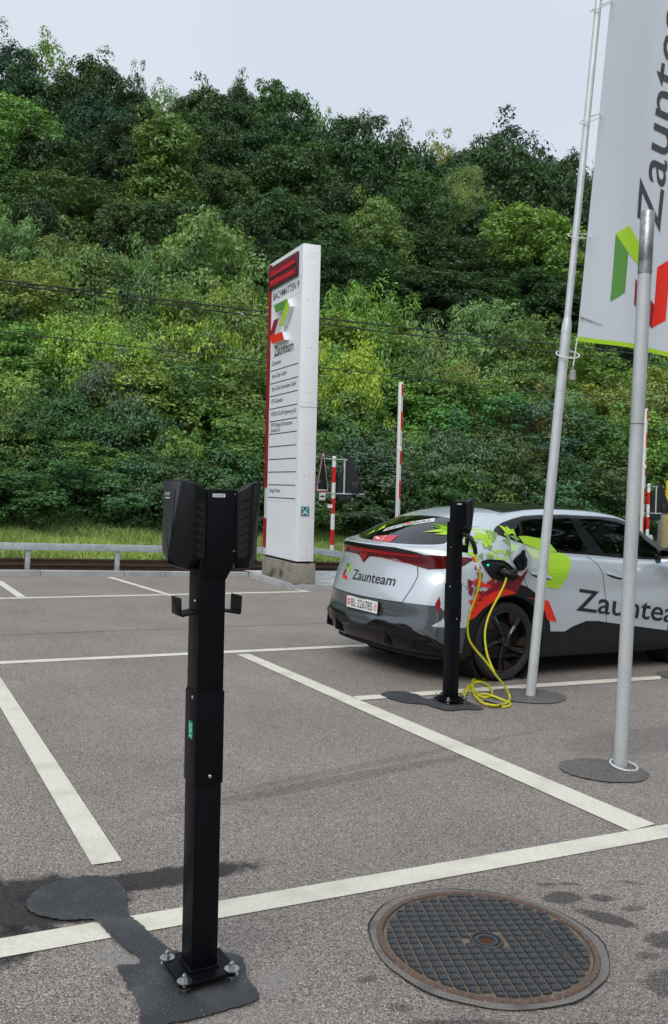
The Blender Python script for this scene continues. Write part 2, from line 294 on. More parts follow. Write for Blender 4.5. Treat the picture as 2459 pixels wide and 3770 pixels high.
sheet('bitumen_repair', blob((1.735, 5.475), .27, .235, .2, 7), .0085, PATCH2, kind='structure')
sheet('bitumen_repair', blob((3.6, 8.85), .35, .26, .35, 9), .0085, PATCH2, kind='structure')
# ---------------------------------------------------------------- manhole
MC = (.645, 3.243)
mh = empty('manhole_cover', (*MC, 0), label='round cast iron manhole cover with square studs and a rusty rim set in the asphalt', cat='manhole cover')
IRON = spk_mat('cast_iron', (.030, .034, .040), (.058, .064, .072), 90, (.16, .165, .17), .5, (4.5, (.095, .066, .042), .56, .76), .985)
IRON_G = spk_mat('rusty_groove', (.13, .095, .06), (.24, .19, .13), 40, None, .8, (5, (.09, .085, .075), .48, .64))
RUST = spk_mat('rusty_rim', (.085, .055, .043), (.17, .115, .095), 70, (.3, .27, .24), .75, (9, (.17, .095, .055), .58, .74), .985)
m_ = MB(); m_.lathe([(.376, .0035), (.379, .012), (.397, .0125), (.401, .0035)], 72); m_.build('frame_ring', RUST, mh, smooth=True)
m_ = MB(); rg = random.Random(8)
prof = [(.416, .0036)] ; nn = 96
vs = []; 
for j in range(nn):
    t = 2 * math.pi * j / nn; ro = .428 + .006 * math.sin(3 * t + 1) + .003 * math.sin(11 * t) + rg.uniform(-.0015, .0015)
    vs += [(.400 * math.cos(t), .400 * math.sin(t), .0055), (ro * math.cos(t), ro * math.sin(t), .0055), ((ro + .005 + .003 * math.sin(5 * t)) * math.cos(t), (ro + .005 + .003 * math.sin(5 * t)) * math.sin(t), .0057)]
m_.add(vs, [(3 * j, 3 * j + 1, 3 * ((j + 1) % nn) + 1, 3 * ((j + 1) % nn)) for j in range(nn)], 0); m_.add(vs, [(3 * j + 1, 3 * j + 2, 3 * ((j + 1) % nn) + 2, 3 * ((j + 1) % nn) + 1) for j in range(nn)], 1)
m_.build('mortar_collar', [spk_mat('mortar_collar', (.12, .112, .10), (.27, .25, .23), 170, None, .85, (5, (.075, .072, .068), .5, .66)), mat('tar_joint', (.012, .012, .013), .7)], mh)
m_ = MB(); m_.lathe([(0.052, .0045), (.374, .0045), (.3745, .004)], 72); m_.build('lid_plate', IRON_G, mh)
m_ = MB(); m_.lathe([(0.0, .0022), (.028, .0022), (.03, .0125), (.036, .0135), (.043, .013), (.044, .006), (.050, .006), (.051, .0135), (.060, .013), (.062, .0045)], 40); lock = m_.build('keyhole_boss', IRON, mh, smooth=True)
m_ = MB(); m_.lathe([(0, .0050), (.0285, .0050)], 32); m_.build('keyhole', mat('keyhole_rust', (.07, .028, .008), .9, var=.5, vscale=60), lock)
tile = .0325; pit = .0402; rot = R(9); cr, sr = math.cos(rot), math.sin(rot)
shared = None; RT = .362
def clipc(poly, r):
    for k in range(40):
        t = 2 * math.pi * k / 40; nx, ny = math.cos(t), math.sin(t); out = []
        for i in range(len(poly)):
            a, b = poly[i], poly[(i + 1) % len(poly)]; da, db = a[0] * nx + a[1] * ny - r, b[0] * nx + b[1] * ny - r
            if da <= 0: out.append(a)
            if (da < 0) != (db < 0) and abs(da - db) > 1e-12:
                u_ = da / (da - db); out.append((a[0] + (b[0] - a[0]) * u_, a[1] + (b[1] - a[1]) * u_))
        poly = out
        if len(poly) < 3: return []
    return poly
def stud(poly):
    n = len(poly); cx = sum(p[0] for p in poly) / n; cy = sum(p[1] for p in poly) / n
    vs = [(x, y, .0046) for x, y in poly] + [(x + (cx - x) * .09, y + (cy - y) * .09, .0125) for x, y in poly]
    b = MB(); b.add(vs, [(i, (i + 1) % n, n + (i + 1) % n, n + i) for i in range(n)] + [tuple(range(n, 2 * n))]); return b
for i in range(-10, 11):
    for j in range(-10, 11):
        u_, v_ = i * pit + .012, j * pit + .006
        cxy = (u_ * cr - v_ * sr, u_ * sr + v_ * cr); d = math.hypot(*cxy)
        if d > RT + .01 or d < .075: continue
        if i == 6 and -4 <= j <= 2: continue          # the lettered bar
        sk = .055
        quad = [(cxy[0] + (a * cr - (b) * sr) * tile / 2 + b * sk * tile / 2 * cr, cxy[1] + (a * sr + b * cr) * tile / 2 + b * sk * tile / 2 * sr) for a, b in ((-1, -1), (1, -1), (1, 1), (-1, 1))]
        if all(math.hypot(*q) < RT for q in quad):
            if shared is None: o = stud([(q[0] - cxy[0], q[1] - cxy[1]) for q in quad]).build('stud', IRON, mh); shared = o.data
            else: o = bpy.data.objects.new('stud', shared); COL.objects.link(o); o.parent = mh
            o.location = (*cxy, 0)
        else:
            pl = clipc(quad, RT)
            if len(pl) >= 3:
                ar = abs(sum(pl[k][0] * pl[(k + 1) % len(pl)][1] - pl[(k + 1) % len(pl)][0] * pl[k][1] for k in range(len(pl)))) / 2
                if ar > .00012: stud(pl).build('stud', IRON, mh)
u_ = 6 * pit + .012; bc = (u_ * cr + 1 * pit * sr, u_ * sr - 1 * pit * cr)
m_ = MB(); m_.box((bc[0], bc[1], .0078), (.030, pit * 7 - .008, .0064), rot); bar = m_.build('lettered_bar', IRON, mh)
text('cast_letters', 'VONROLL GUSS', .030, IRON, bar, frame((bc[0] + .012 * cr - .0 - sr * -.125, bc[1] + .012 * sr - cr * .125 * 1, .0111), (-sr, cr, 0), (-cr, -sr, 0)), width=.24, extrude=.0012, bold=.0004)
# ---------------------------------------------------------------- kerb, island, railway, verge, hillside
GRAN = spk_mat('grey_granite', (.30, .315, .325), (.50, .515, .525), 140, None, .75, (2.2, (.26, .27, .275), .5, .7))
KJ = mat('kerb_joint', (.05, .05, .05), .9)
isl_l = (-1.46, 16.12); isl_c = (-.59, 14.46)
kerb = empty('kerb', (0, 0, 0), kind='structure')
def kerb_run(p, q, lens, w_=.14, hh=.085):
    p, q = Vector(p), Vector(q); d = (q - p); Lt = d.length; d.normalize(); n = Vector((-d.y, d.x)); t = 0; i = 0
    while t < Lt - .05:
        l = min(lens[i % len(lens)], Lt - t); a, b = p + d * (t + .004), p + d * (t + l - .004); c = (a + b) / 2 + n * w_ / 2
        m = MB(); m.box((c.x, c.y, hh / 2 - .02), ((b - a).length, w_, hh + .04), math.atan2(d.y, d.x)); m.build('kerb_stone', GRAN, kerb, bevel=.008, seg=1); t += l; i += 1
    c = (p + q) / 2 + n * w_ / 2; m = MB(); m.box((c.x, c.y, hh / 2 - .03), (Lt - .3, w_ - .03, hh - .02), math.atan2(d.y, d.x)); m.build('kerb_joint', KJ, kerb)
ka = to_site(*gnd(149, 2119.7))[0]
kerb_run(site(ka - 18.0, 14.68)[:2], site(ka, 14.68)[:2], [1.2]); kerb_run(site(ka, 14.68)[:2], isl_l, [1.36, .62, 1.0])
kerb_run(isl_l, isl_c, [1.0]); kerb_run(isl_c, (isl_c[0] + 16 * math.cos(R(30)), isl_c[1] + 16 * math.sin(R(30))), [1.1, .9, 1.0])
ISL = spk_mat('pale_pavers', (.42, .43, .43), (.72, .73, .73), 14, None, .8, (5, (.36, .37, .36), .5, .66))
sheet('traffic_island', [(isl_c[0] + .1, isl_c[1] + .2), (isl_c[0] + 16 * math.cos(R(30)), isl_c[1] + .1 + 16 * math.sin(R(30))), site(18, 15.05)[:2], site(to_site(*isl_l)[0] + .12, 15.05)[:2], (isl_l[0] + .14, isl_l[1] + .03)], .075, ISL, kind='structure')
BAL = spk_mat('brown_ballast', (.045, .038, .034), (.17, .15, .135), 30, (.28, .26, .25), .9, None, .9)
sheet('track_bed', [site(-120, 14.80)[:2], site(160, 14.80)[:2], site(160, 18.2)[:2], site(-120, 18.2)[:2]], -.035, BAL, kind='structure')
RAILM = mat('rusty_rail_steel', (.085, .048, .032), .62, .3, var=.35, vscale=12); RAILT = mat('polished_rail_head', (.30, .28, .27), .3, .9)
def rail_track(bs):
    tr = empty('railway_track', site(0, bs[0]), label='rusty metre-gauge railway track running behind the kerb and guard rail', cat='railway track')
    Mi = tr.matrix_world.inverted()
    pr = [(-.06, 0), (.06, 0), (.06, .012), (.012, .025), (.012, .10), (.032, .108), (.032, .135), (-.032, .135), (-.032, .108), (-.012, .10), (-.012, .025), (-.06, .012)]
    for b in bs:
        m = MB(); n = len(pr); ends = [[Mi @ Vector(site(a, b + y, -.03 + z)) for y, z in pr] for a in (-60, 90)]
        m.add(ends[0] + ends[1], [(i, (i + 1) % n, n + (i + 1) % n, n + i) for i in range(n)]); rl_ = m.build('rail', RAILM, tr)
        m = MB(); m.add([Mi @ Vector(site(a, b + y, .1065)) for a, y in ((-60, -.025), (90, -.025), (90, .025), (-60, .025))], [(0, 1, 2, 3)]); m.build('running_surface', RAILT, rl_)
    sl = None
    for k in range(-14, 60):
        if sl is None:
            m = MB(); m.box((0, 0, 0), (.22, 1.9, .10), SITE); sl = m.build('sleeper', mat('concrete_sleeper', (.16, .14, .12), .85, var=.2), tr); o = sl
        else: o = bpy.data.objects.new('sleeper', sl.data); COL.objects.link(o); o.parent = tr
        o.location = Mi @ Vector(site(k * .62 + .2, (bs[0] + bs[1]) / 2, -.072))
rail_track((15.55, 16.62))
def hill_z(a, b):
    t = np.clip(b - 20.2, 0, None); base = np.where(b < 20.2, .38 * np.clip((b - 17.4) / 2.8, 0, 1) ** 1.3, .38 + .58 * np.minimum(t, 9.8) + .42 * np.clip(t - 9.8, 0, None))
    base = np.where(b > 66, .38 + .58 * 9.8 + .42 * 36 + .12 * (b - 66), base)
    amp = np.clip((b - 19) / 12, 0, 1)
    return base + amp * (.9 * np.sin(a * .17 + b * .09) + .6 * np.sin(a * .31 - b * .23 + 1)) + .06 * np.sin(a * 1.3) * np.clip((b - 18.5), 0, 1)
def hz(x, y): a, b = to_site(x, y); return float(hill_z(np.array(a), np.array(b)))
aa = np.concatenate([np.arange(-70, -12, 3.0), np.arange(-12, 50, .6), np.arange(50, 190, 4.0)]); bb = np.concatenate([np.arange(17.3, 22, .3), np.arange(22, 140, 3)])
AG, BG = np.meshgrid(aa, bb); ZG = hill_z(AG, BG); ZG[0, :] = -.05
m_ = MB(); nb, na = AG.shape
m_.v = [(a * CA - b * SA, a * SA + b * CA, z) for a, b, z in zip(AG.ravel(), BG.ravel(), ZG.ravel())]
m_.f = [(i * na + j, i * na + j + 1, (i + 1) * na + j + 1, (i + 1) * na + j) for i in range(nb - 1) for j in range(na - 1)]; m_.m = [0] * len(m_.f)
SOIL = spk_mat('forest_floor', (.020, .022, .010), (.045, .05, .018), 3, None, .95, (.8, (.03, .045, .012), .45, .65))
m_.build('hillside', SOIL, smooth=True, kind='structure')
# ================================================================ VEGETATION
def leaf_mat(name, transl=.24):
    m = bpy.data.materials.new(name); m.use_nodes = True; nt = m.node_tree; L = nt.links; p = nt.nodes['Principled BSDF']; out = nt.nodes['Material Output']
    oi = N(m, 'ShaderNodeObjectInfo'); at = N(m, 'ShaderNodeAttribute'); at.attribute_name = 'tint'
    r = N(m, 'ShaderNodeValToRGB'); e = r.color_ramp.elements; e[0].position = 0; e[0].color = (.55, .60, .62, 1); e[1].position = 1; e[1].color = (1.5, 1.42, 1.1, 1)
    q = e.new(.55); q.color = (.95, .98, .95, 1)
    L.new(at.outputs['Fac'], r.inputs[0])
    mm = N(m, 'ShaderNodeMix', data_type='RGBA', blend_type='MULTIPLY'); mm.inputs[0].default_value = 1; L.new(oi.outputs['Color'], mm.inputs[6]); L.new(r.outputs[0], mm.inputs[7])
    df = N(m, 'ShaderNodeBsdfDiffuse'); L.new(mm.outputs[2], df.inputs[0]); gl = N(m, 'ShaderNodeBsdfGlossy'); gl.inputs['Roughness'].default_value = .45; gl.inputs[0].default_value = (.8, .9, 1, 1); p = N(m, 'ShaderNodeMixShader'); p.inputs[0].default_value = .045; L.new(df.outputs[0], p.inputs[1]); L.new(gl.outputs[0], p.inputs[2])
    tr = N(m, 'ShaderNodeBsdfTranslucent'); hs = N(m, 'ShaderNodeMix', data_type='RGBA', blend_type='MULTIPLY'); hs.inputs[0].default_value = 1; hs.inputs[7].default_value = (1.25, 1.15, .45, 1)
    L.new(mm.outputs[2], hs.inputs[6]); L.new(hs.outputs[2], tr.inputs[0])
    ms = N(m, 'ShaderNodeMixShader'); ms.inputs[0].default_value = transl; L.new(p.outputs[0], ms.inputs[1]); L.new(tr.outputs[0], ms.inputs[2]); L.new(ms.outputs[0], out.inputs[0])
    return m
LEAF = leaf_mat('leaves')
def quads_mesh(name, c, n, t, ln, wd, tint, m, fold=.0):
    k = len(c); t = t - n * np.sum(t * n, 1)[:, None]; t /= np.linalg.norm(t, axis=1)[:, None] + 1e-9; s = np.cross(n, t)
    V = np.empty((k, 4, 3)); V[:, 0] = c - t * ln[:, None] * .5; V[:, 2] = c + t * ln[:, None] * .5
    mid = c + t * ln[:, None] * .05 + n * (fold * wd)[:, None]
    V[:, 1] = mid + s * wd[:, None] * .5; V[:, 3] = mid - s * wd[:, None] * .5
    me = bpy.data.meshes.new(name); me.vertices.add(4 * k); me.vertices.foreach_set('co', V.astype(np.float32).ravel())
    me.loops.add(4 * k); me.loops.foreach_set('vertex_index', np.arange(4 * k, dtype=np.int32))
    me.polygons.add(k); me.polygons.foreach_set('loop_start', np.arange(0, 4 * k, 4, dtype=np.int32)); me.polygons.foreach_set('loop_total', np.full(k, 4, dtype=np.int32))
    a = me.attributes.new('tint', 'FLOAT', 'FACE'); a.data.foreach_set('value', tint.astype(np.float32))
    me.materials.append(m); me.update(calc_edges=True); return me
def crown_mesh(name, seed, H, W, shape, n1, n2, nlf, leaf, r1=.26, r2=.10, t0=.1, aspect=.55, up=.35, jitter=.5, tips=0, flat=.75, thin=0.0):
    g = np.random.default_rng(seed)
    unit = lambda v: v / (np.linalg.norm(v, axis=-1, keepdims=True) + 1e-9)
    # level 1: big lobes along the crown outline, evenly spread
    q = (np.arange(n1) + g.random(n1)) / n1; th = np.arange(n1) * 2.39996 + g.normal(size=n1) * .35
    prof = {'round': np.sqrt(np.clip(1 - (1.7 * q - .75) ** 2, 0, 1)), 'cone': (1.02 - q) ** .85, 'dome': np.sqrt(np.clip(1 - q ** 2, 0, 1)) * .95 + .05, 'egg': np.sqrt(np.clip(1 - (1.35 * q - .40) ** 2, 0, 1))}[shape]
    rl = r1 * W * (.7 + .6 * g.random(n1)) * (.55 + .45 * prof)
    rad = np.clip(prof * W / 2 - rl * .75, 0, None) * (.75 + .35 * g.random(n1))
    zc = (t0 + (1 - t0) * q) * H; zc = np.minimum(zc, H - rl * flat * .9)
    C1 = np.c_[rad * np.cos(th), rad * np.sin(th), zc]
    o1 = unit(np.c_[np.cos(th), np.sin(th), np.full(n1, .5)])
    # level 2: sprays over the outer, upper side of each lobe
    i1 = np.repeat(np.arange(n1), n2); m2 = len(i1)
    d2 = unit(g.normal(size=(m2, 3)) + o1[i1] * .7 + np.array([0, 0, .45]))
    C2 = C1[i1] + d2 * np.array([1, 1, flat]) * (rl[i1] * (.8 + .3 * g.random(m2)))[:, None]
    if tips:
        sel = g.choice(m2, tips, replace=False); C2[sel] += np.c_[g.normal(size=(tips, 2)) * .1, np.abs(g.normal(size=tips))] * r2 * W * 1.1 + o1[i1[sel]] * r2 * W * .6
    rs = r2 * W * (.55 + .9 * g.random(m2)); ct = .35 * g.random(n1)[i1] + .65 * g.random(m2)
    # level 3: leaves on the shell of each spray
    idx = np.repeat(np.arange(m2), nlf); k = len(idx)
    d3 = unit(g.normal(size=(k, 3)) + d2[idx] * .5 + np.array([0, 0, .35]))
    pos = C2[idx] + d3 * np.array([1.05, 1.05, .85]) * (rs[idx] * (.45 + .75 * g.random(k) ** .7))[:, None]
    nm = unit(d3 + np.array([0, 0, up]) + g.normal(size=(k, 3)) * jitter)
    tg = g.normal(size=(k, 3)) + d2[idx] * .8 + np.array([0, 0, -.35])
    L_ = leaf * (.6 + .8 * g.random(k)); tint = np.clip(.6 * ct[idx] + .45 * g.random(k), 0, 1)
    for ax_, tgt in ((0, W / 2), (1, W / 2)): pos[:, ax_] *= tgt / np.percentile(np.abs(pos[:, ax_]), 98.5)
    pos[:, 2] *= H / np.percentile(pos[:, 2], 99.7); pos[:, 2] = np.maximum(pos[:, 2], .02)
    if thin:
        keep = g.random(k) > thin * (g.random(m2)[idx]); pos, nm, tg, L_, tint = pos[keep], nm[keep], tg[keep], L_[keep], tint[keep]; k = len(pos)
    return quads_mesh(name, pos, nm, tg, L_, L_ * aspect * (.8 + .4 * g.random(k)), tint, LEAF, .12)
BARK = mat('bark', (.055, .045, .035), .9, var=.4, vscale=6)
def trunk_mesh(seed, H, W, r0, limbs=7):
    g = random.Random(seed); m = MB(); ax = [Vector((g.uniform(-.15, .15) * i * .3, g.uniform(-.15, .15) * i * .3, H * .9 * i / 7)) for i in range(8)]
    m.tube([p if i else Vector((0, 0, -.6)) for i, p in enumerate(ax)], [r0 * (1 - .12 * i) for i in range(8)], 7)
    for k in range(limbs):
        i = g.randint(1, 6); p = ax[i]; th = g.uniform(0, 6.28); l = W * .28 * g.uniform(.6, 1)
        m.tube([p, p + Vector((math.cos(th) * l * .5, math.sin(th) * l * .5, l * .35)), p + Vector((math.cos(th) * l, math.sin(th) * l, l * .55))], [r0 * .45, r0 * .28, r0 * .08], 5)
    return m
CR = {}; TR = {}
def variant(key, H, W, n, trunk_r, **k):
    CR[key] = [(crown_mesh('crown_' + key, 100 + 7 * i + sum(map(ord, key)), H, W, **k), H, W) for i in range(n)]
    TR[key] = []
    for i in range(n):
        o = trunk_mesh(i + 3, H, W, trunk_r).build('trunk', BARK, smooth=True); TR[key].append(o.data); bpy.data.objects.remove(o)
variant('beech', 13, 8, 3, .22, shape='egg', n1=22, n2=13, nlf=85, leaf=.28, r1=.25, r2=.085, up=.25, tips=50, flat=.95)
variant('ash', 13, 8, 2, .22, shape='round', n1=18, n2=14, nlf=90, leaf=.27, r1=.28, r2=.09, tips=25, flat=.95)
variant('airy', 13, 8, 2, .2, shape='egg', n1=14, n2=12, nlf=90, leaf=.26, r1=.25, r2=.085, tips=60, thin=.75, flat=.95)
variant('column', 14, 5, 1, .2, shape='cone', n1=22, n2=12, nlf=90, leaf=.24, r1=.30, r2=.12, up=.35, tips=60, flat=.8)
variant('pine', 14, 7, 1, .22, shape='egg', n1=16, n2=12, nlf=130, leaf=.24, r1=.24, r2=.10, aspect=.2, jitter=1.0, flat=.5)
variant('shrub', 4, 5, 4, .05, shape='dome', n1=13, n2=14, nlf=82, leaf=.13, r1=.24, r2=.085, t0=.0, tips=30)
variant('tallshrub', 5, 4, 3, .05, shape='egg', n1=14, n2=14, nlf=80, leaf=.13, r1=.25, r2=.09, t0=.0, tips=60)
variant('feather', 5, 5, 1, .06, shape='round', n1=12, n2=9, nlf=70, leaf=.25, r1=.25, r2=.12, t0=.1, aspect=.26, up=.8, tips=30)
def ray_b(dx, dy, b):          # sight line through a display pixel, out to the strip b metres behind the kerb line
    px, py = dx * 1.58443, dy * 1.58443
    d = ((px - 1229.5) / F_PX) * _r - ((py - 1885) / F_PX) * _u + _f
    t = b / (-d.x * SA + d.y * CA); return d.x * t, d.y * t, CAM_H + d.z * t
vrg = random.Random(21)
REG = []
def plant(name, key, dx, top, b, wpx, col, label, cat, group, var=.12):
    x, y, zt = ray_b(dx, top, b); zb = hz(x, y) - .1; hh = max(zt - zb, 1.5); dep = y
    ww = wpx * (1.08 if b > 32 else 1.28) * 1.58443 * dep / F_PX
    i = vrg.randrange(len(CR[key])); me, H0, W0 = CR[key][i]
    e = empty(name, (x, y, zb), vrg.uniform(0, 6.28), label=label, cat=cat, group=group); REG.append((e, dx, top))
    f = [1 + vrg.uniform(-var, var) for _ in range(3)]
    for nm, data in (('crown', me), ('trunk', TR[key][i])):
        o = bpy.data.objects.new(nm, data); COL.objects.link(o); o.parent = e; o.scale = (ww / W0, ww / W0, hh / H0)
        o.color = (col[0] * f[0], col[1] * f[1], col[2] * f[2], 1)
    return e
DK = (.055, .112, .038); BL = (.052, .108, .062); MD = (.085, .165, .045); LT = (.19, .32, .08); YG = (.40, .54, .085); OL = (.24, .36, .14); BR = (.30, .33, .09)
ORD = ['first', 'second', 'third', 'fourth', 'fifth', 'sixth', 'seventh', 'eighth', 'ninth', 'tenth', 'eleventh', 'twelfth', 'thirteenth', 'fourteenth', 'fifteenth', 'sixteenth', 'seventeenth', 'eighteenth', 'nineteenth', 'twentieth']
NAMEC = {DK: 'dark green', BL: 'bluish dark green', MD: 'mid green', LT: 'light green', YG: 'yellow-green', OL: 'grey-green', BR: 'yellowing'}
sky_row = [('ash', 15, 85, 56, 150, BL), ('airy', 110, 78, 58, 160, LT), ('beech', 235, 132, 58, 170, DK), ('airy', 322, 148, 59, 70, DK), ('airy', 380, 188, 60, 110, OL), ('beech', 465, 195, 58, 150, MD), ('beech', 560, 182, 60, 110, DK),
           ('beech', 668, 210, 56, 190, MD), ('airy', 742, 250, 60, 90, OL), ('beech', 825, 272, 58, 170, DK), ('airy', 930, 278, 60, 160, DK), ('airy', 1020, 310, 60, 120, BR), ('ash', 1095, 325, 60, 120, MD), ('airy', 1190, 275, 60, 230, BL), ('beech', 1325, 365, 58, 130, DK), ('airy', 1385, 372, 58, 110, DK),
           ('beech', 1480, 350, 58, 180, DK), ('beech', 1620, 340, 58, 200, MD), ('beech', -150, 90, 58, 200, DK), ('beech', 1780, 330, 58, 200, DK)]
vis = sorted([r for r in sky_row if -20 < r[1] < 1400], key=lambda r: r[1])
for r in sky_row:
    if r in vis: lb = '%s tree on the ridge, the %s treetop from the left along the skyline' % (NAMEC[r[5]], ORD[vis.index(r)])
    else: lb = 'dark ridge tree beyond the edge of the hillside view'
    plant('forest_tree', r[0], r[1], r[2], r[3], r[4], r[5], lb, 'tree', 'trees on the hillside ridge')
mid = [('ash', 55, 235, 47, 270, LT), ('ash', 220, 215, 49, 190, BL), ('column', 388, 268, 38, 190, LT), ('ash', 150, 395, 38, 230, MD), ('beech', 300, 290, 46, 170, DK), ('beech', 480, 300, 48, 170, DK), ('beech', 520, 395, 40, 160, MD), ('beech', 600, 290, 48, 180, DK),
       ('beech', 690, 330, 44, 220, MD), ('beech', 800, 330, 48, 200, DK), ('ash', 880, 455, 36, 160, LT), ('ash', 985, 395, 42, 180, MD), ('pine', 1085, 385, 44, 150, OL), ('beech', 1180, 350, 48, 220, DK), ('beech', 1225, 488, 36, 250, LT), ('column', 772, 500, 36, 120, MD), ('beech', 1330, 430, 46, 160, DK),
       ('beech', 640, 450, 38, 200, DK), ('beech', 950, 520, 38, 200, DK), ('beech', 1060, 560, 36, 200, DK), ('beech', 720, 560, 34, 180, DK), ('beech', 1370, 560, 40, 170, DK), ('beech', 440, 440, 42, 150, DK), ('ash', 270, 420, 42, 170, DK), ('ash', 20, 380, 42, 180, MD), ('beech', 570, 480, 36, 150, DK),
       ('beech', 860, 380, 50, 180, DK), ('beech', 1280, 400, 50, 170, DK), ('ash', -110, 300, 44, 260, MD), ('beech', 1500, 430, 44, 240, DK), ('beech', 1660, 450, 42, 260, MD), ('beech', 1820, 430, 42, 260, DK), ('beech', 1120, 480, 42, 170, DK), ('ash', 100, 300, 45, 200, DK), ('beech', 370, 330, 52, 160, DK), ('ash', 840, 560, 33, 170, DK), ('beech', 1250, 640, 33, 220, DK), ('beech', 1015, 620, 31, 200, DK), ('ash', 930, 640, 32, 170, DK), ('beech', 1110, 640, 32, 180, DK), ('beech', 1330, 660, 31, 180, DK), ('ash', 690, 640, 31, 170, DK), ('beech', 90, 470, 33, 170, DK), ('beech', 400, 470, 34, 170, DK), ('beech', 560, 560, 32, 170, DK), ('beech', 300, 470, 35, 170, MD), ('beech', 480, 470, 37, 150, DK), ('beech', 700, 470, 40, 170, DK), ('beech', 790, 430, 42, 170, DK), ('beech', 900, 330, 53, 170, DK), ('beech', 980, 350, 52, 160, DK), ('beech', 1060, 370, 52, 150, DK), ('beech', 740, 300, 53, 160, DK), ('beech', 540, 240, 54, 160, DK), ('ash', 420, 250, 53, 150, MD), ('beech', 310, 210, 54, 150, DK), ('beech', 170, 190, 54, 160, DK), ('ash', 60, 160, 54, 160, DK), ('beech', 1150, 340, 54, 170, DK), ('beech', 1250, 380, 54, 160, DK), ('beech', 650, 270, 53, 170, DK), ('beech', 1180, 560, 36, 170, MD), ('beech', 1300, 560, 36, 170, DK), ('beech', 1440, 560, 36, 200, DK)]
for r in mid:
    sp = {(388, 268): 'tall narrow light green tree rising in front of the dark wood', (55, 235): 'broad light green tree filling the left edge of the wooded slope', (1225, 488): 'rounded light green tree on the slope just left of the flagpole', (880, 455): 'light green tree standing out against dark wood right of the pylon',
          (1085, 385): 'grey-green pine with a bare pinkish trunk on the right of the slope', (150, 395): 'low rounded mid green tree below the dark wood at left', (220, 215): 'bluish dark green tree between the two light green ones at left', (772, 500): 'narrow mid green tree right behind the top of the pylon'}.get((r[1], r[2]))
    plant('forest_tree', r[0], r[1], r[2], r[3], r[4], r[5], sp or {DK: 'dark green leafy tree in the shaded middle of the wooded slope', MD: 'mid green leafy tree halfway up the wooded slope'}.get(r[5], 'leafy tree halfway up the wooded slope'), 'tree', 'trees halfway up the wooded slope')
for q_ in range(14):        # the wood goes on beyond both sides of the picture
    dx_ = (-520, -400, -290)[q_] if q_ < 3 else 1880 + (q_ - 3) * 85
    plant('forest_tree', 'beech', dx_, 330 + (.05 * (dx_ - 1500) if q_ > 2 else -200), 56, 190, DK, 'dark ridge tree beyond the edge of the hillside view', 'tree', 'trees on the hillside ridge')
    plant('forest_tree', ('ash', 'beech')[q_ % 2], dx_ + 40, 450 + (.05 * (dx_ - 1500) if q_ > 2 else -120), 42, 230, (MD, DK)[q_ % 2], 'dark ridge tree beyond the edge of the hillside view', 'tree', 'trees on the hillside ridge')
    plant('forest_tree', 'beech', dx_, 560 + (.05 * (dx_ - 1500) if q_ > 2 else -60), 34, 220, DK, 'dark ridge tree beyond the edge of the hillside view', 'tree', 'trees on the hillside ridge')
SG = 'shrubs covering the foot of the slope'
feat = [('feather', 858, 655, 26, 190, (.19, .42, .09), 'bright green shrub with feathery leaves behind the pylon, above the yellow-green bush'), ('tallshrub', 470, 500, 29, 230, OL, 'large grey-green shrub with drooping shoots left of the pylon'), ('tallshrub', 20, 480, 28, 130, OL, 'grey-green shrub with bare twigs at the left edge of the slope'),
        ('shrub', 190, 525, 28, 190, LT, 'light green bush below the rounded tree at left'), ('shrub', 305, 545, 29, 150, OL, 'grey-green bush between the narrow light tree and the left edge'), ('shrub', 825, 790, 23.2, 190, YG, 'bright yellow-green bush beside the right side of the pylon'), ('tallshrub', 1135, 705, 25, 180, OL, 'grey-green shrub with upright shoots in front of the dark wood on the right'),
        ('tallshrub', 1235, 740, 25, 170, LT, 'light green shrub left of the flagpole joint'), ('shrub', 975, 750, 25, 170, OL, 'pale grey-green bush behind the overhead wires right of the pylon'), ('shrub', 470, 680, 25, 200, YG, 'yellow-green bush under the grey-green shrub left of the pylon'), ('shrub', 240, 690, 24, 220, YG, 'yellow-green bush crossed by the overhead wires at left'),
        ('shrub', 1240, 900, 22.3, 150, BR, 'yellowing bush behind the flagpole'), ('shrub', 1050, 800, 24, 140, BR, 'olive yellow bush among the shrubs right of the pylon'), ('shrub', 430, 950, 21.2, 150, LT, 'light green bush low on the bank above the left charger')]
for r in feat: plant('slope_shrub', r[0], r[1], r[2], r[3], r[4], r[5], r[6], 'shrub', SG)
LBL = {0: ('dark green shrub in the dense bank of bushes behind the railway', (.10, .195, .066)), 1: ('mid green shrub in the dense bank of bushes behind the railway', (.195, .34, .095)), 2: ('light green shrub in the dense bank of bushes behind the railway', (.275, .425, .105)), 3: ('bluish green shrub in the dense bank of bushes behind the railway', (.13, .25, .125))}
for b, tops, step, cols in ((21.0, 1060, 95, (0, 0, 0, 1, 3)), (21.9, 960, 100, (0, 1, 1, 3)), (23.0, 865, 100, (0, 1, 2, 3)), (24.5, 765, 100, (1, 2, 1, 2)), (26.6, 670, 105, (1, 2, 2)), (29, 605, 110, (1, 2, 0))):
    dx = -480.0
    while dx < 2750:
        ci = vrg.choice(cols); tp = tops + vrg.uniform(-45, 45) + (70 if dx > 650 and b > 22 else 0) + (60 if dx > 900 and b > 26 else 0) + (0.035 * (dx - 700))
        if b < 29 or dx < 620: plant('slope_shrub', vrg.choice(('shrub', 'shrub', 'tallshrub')), dx, tp, b + vrg.uniform(-.4, .4), vrg.uniform(185, 260), LBL[ci][1], LBL[ci][0], 'shrub', 'bushes massed on the slope, ' + NAMEC.get(None, LBL[ci][0].split(' shrub')[0]), .18)
        dx += step * vrg.uniform(.8, 1.2) * (1.0 if -60 < dx < 1620 else 1.6)
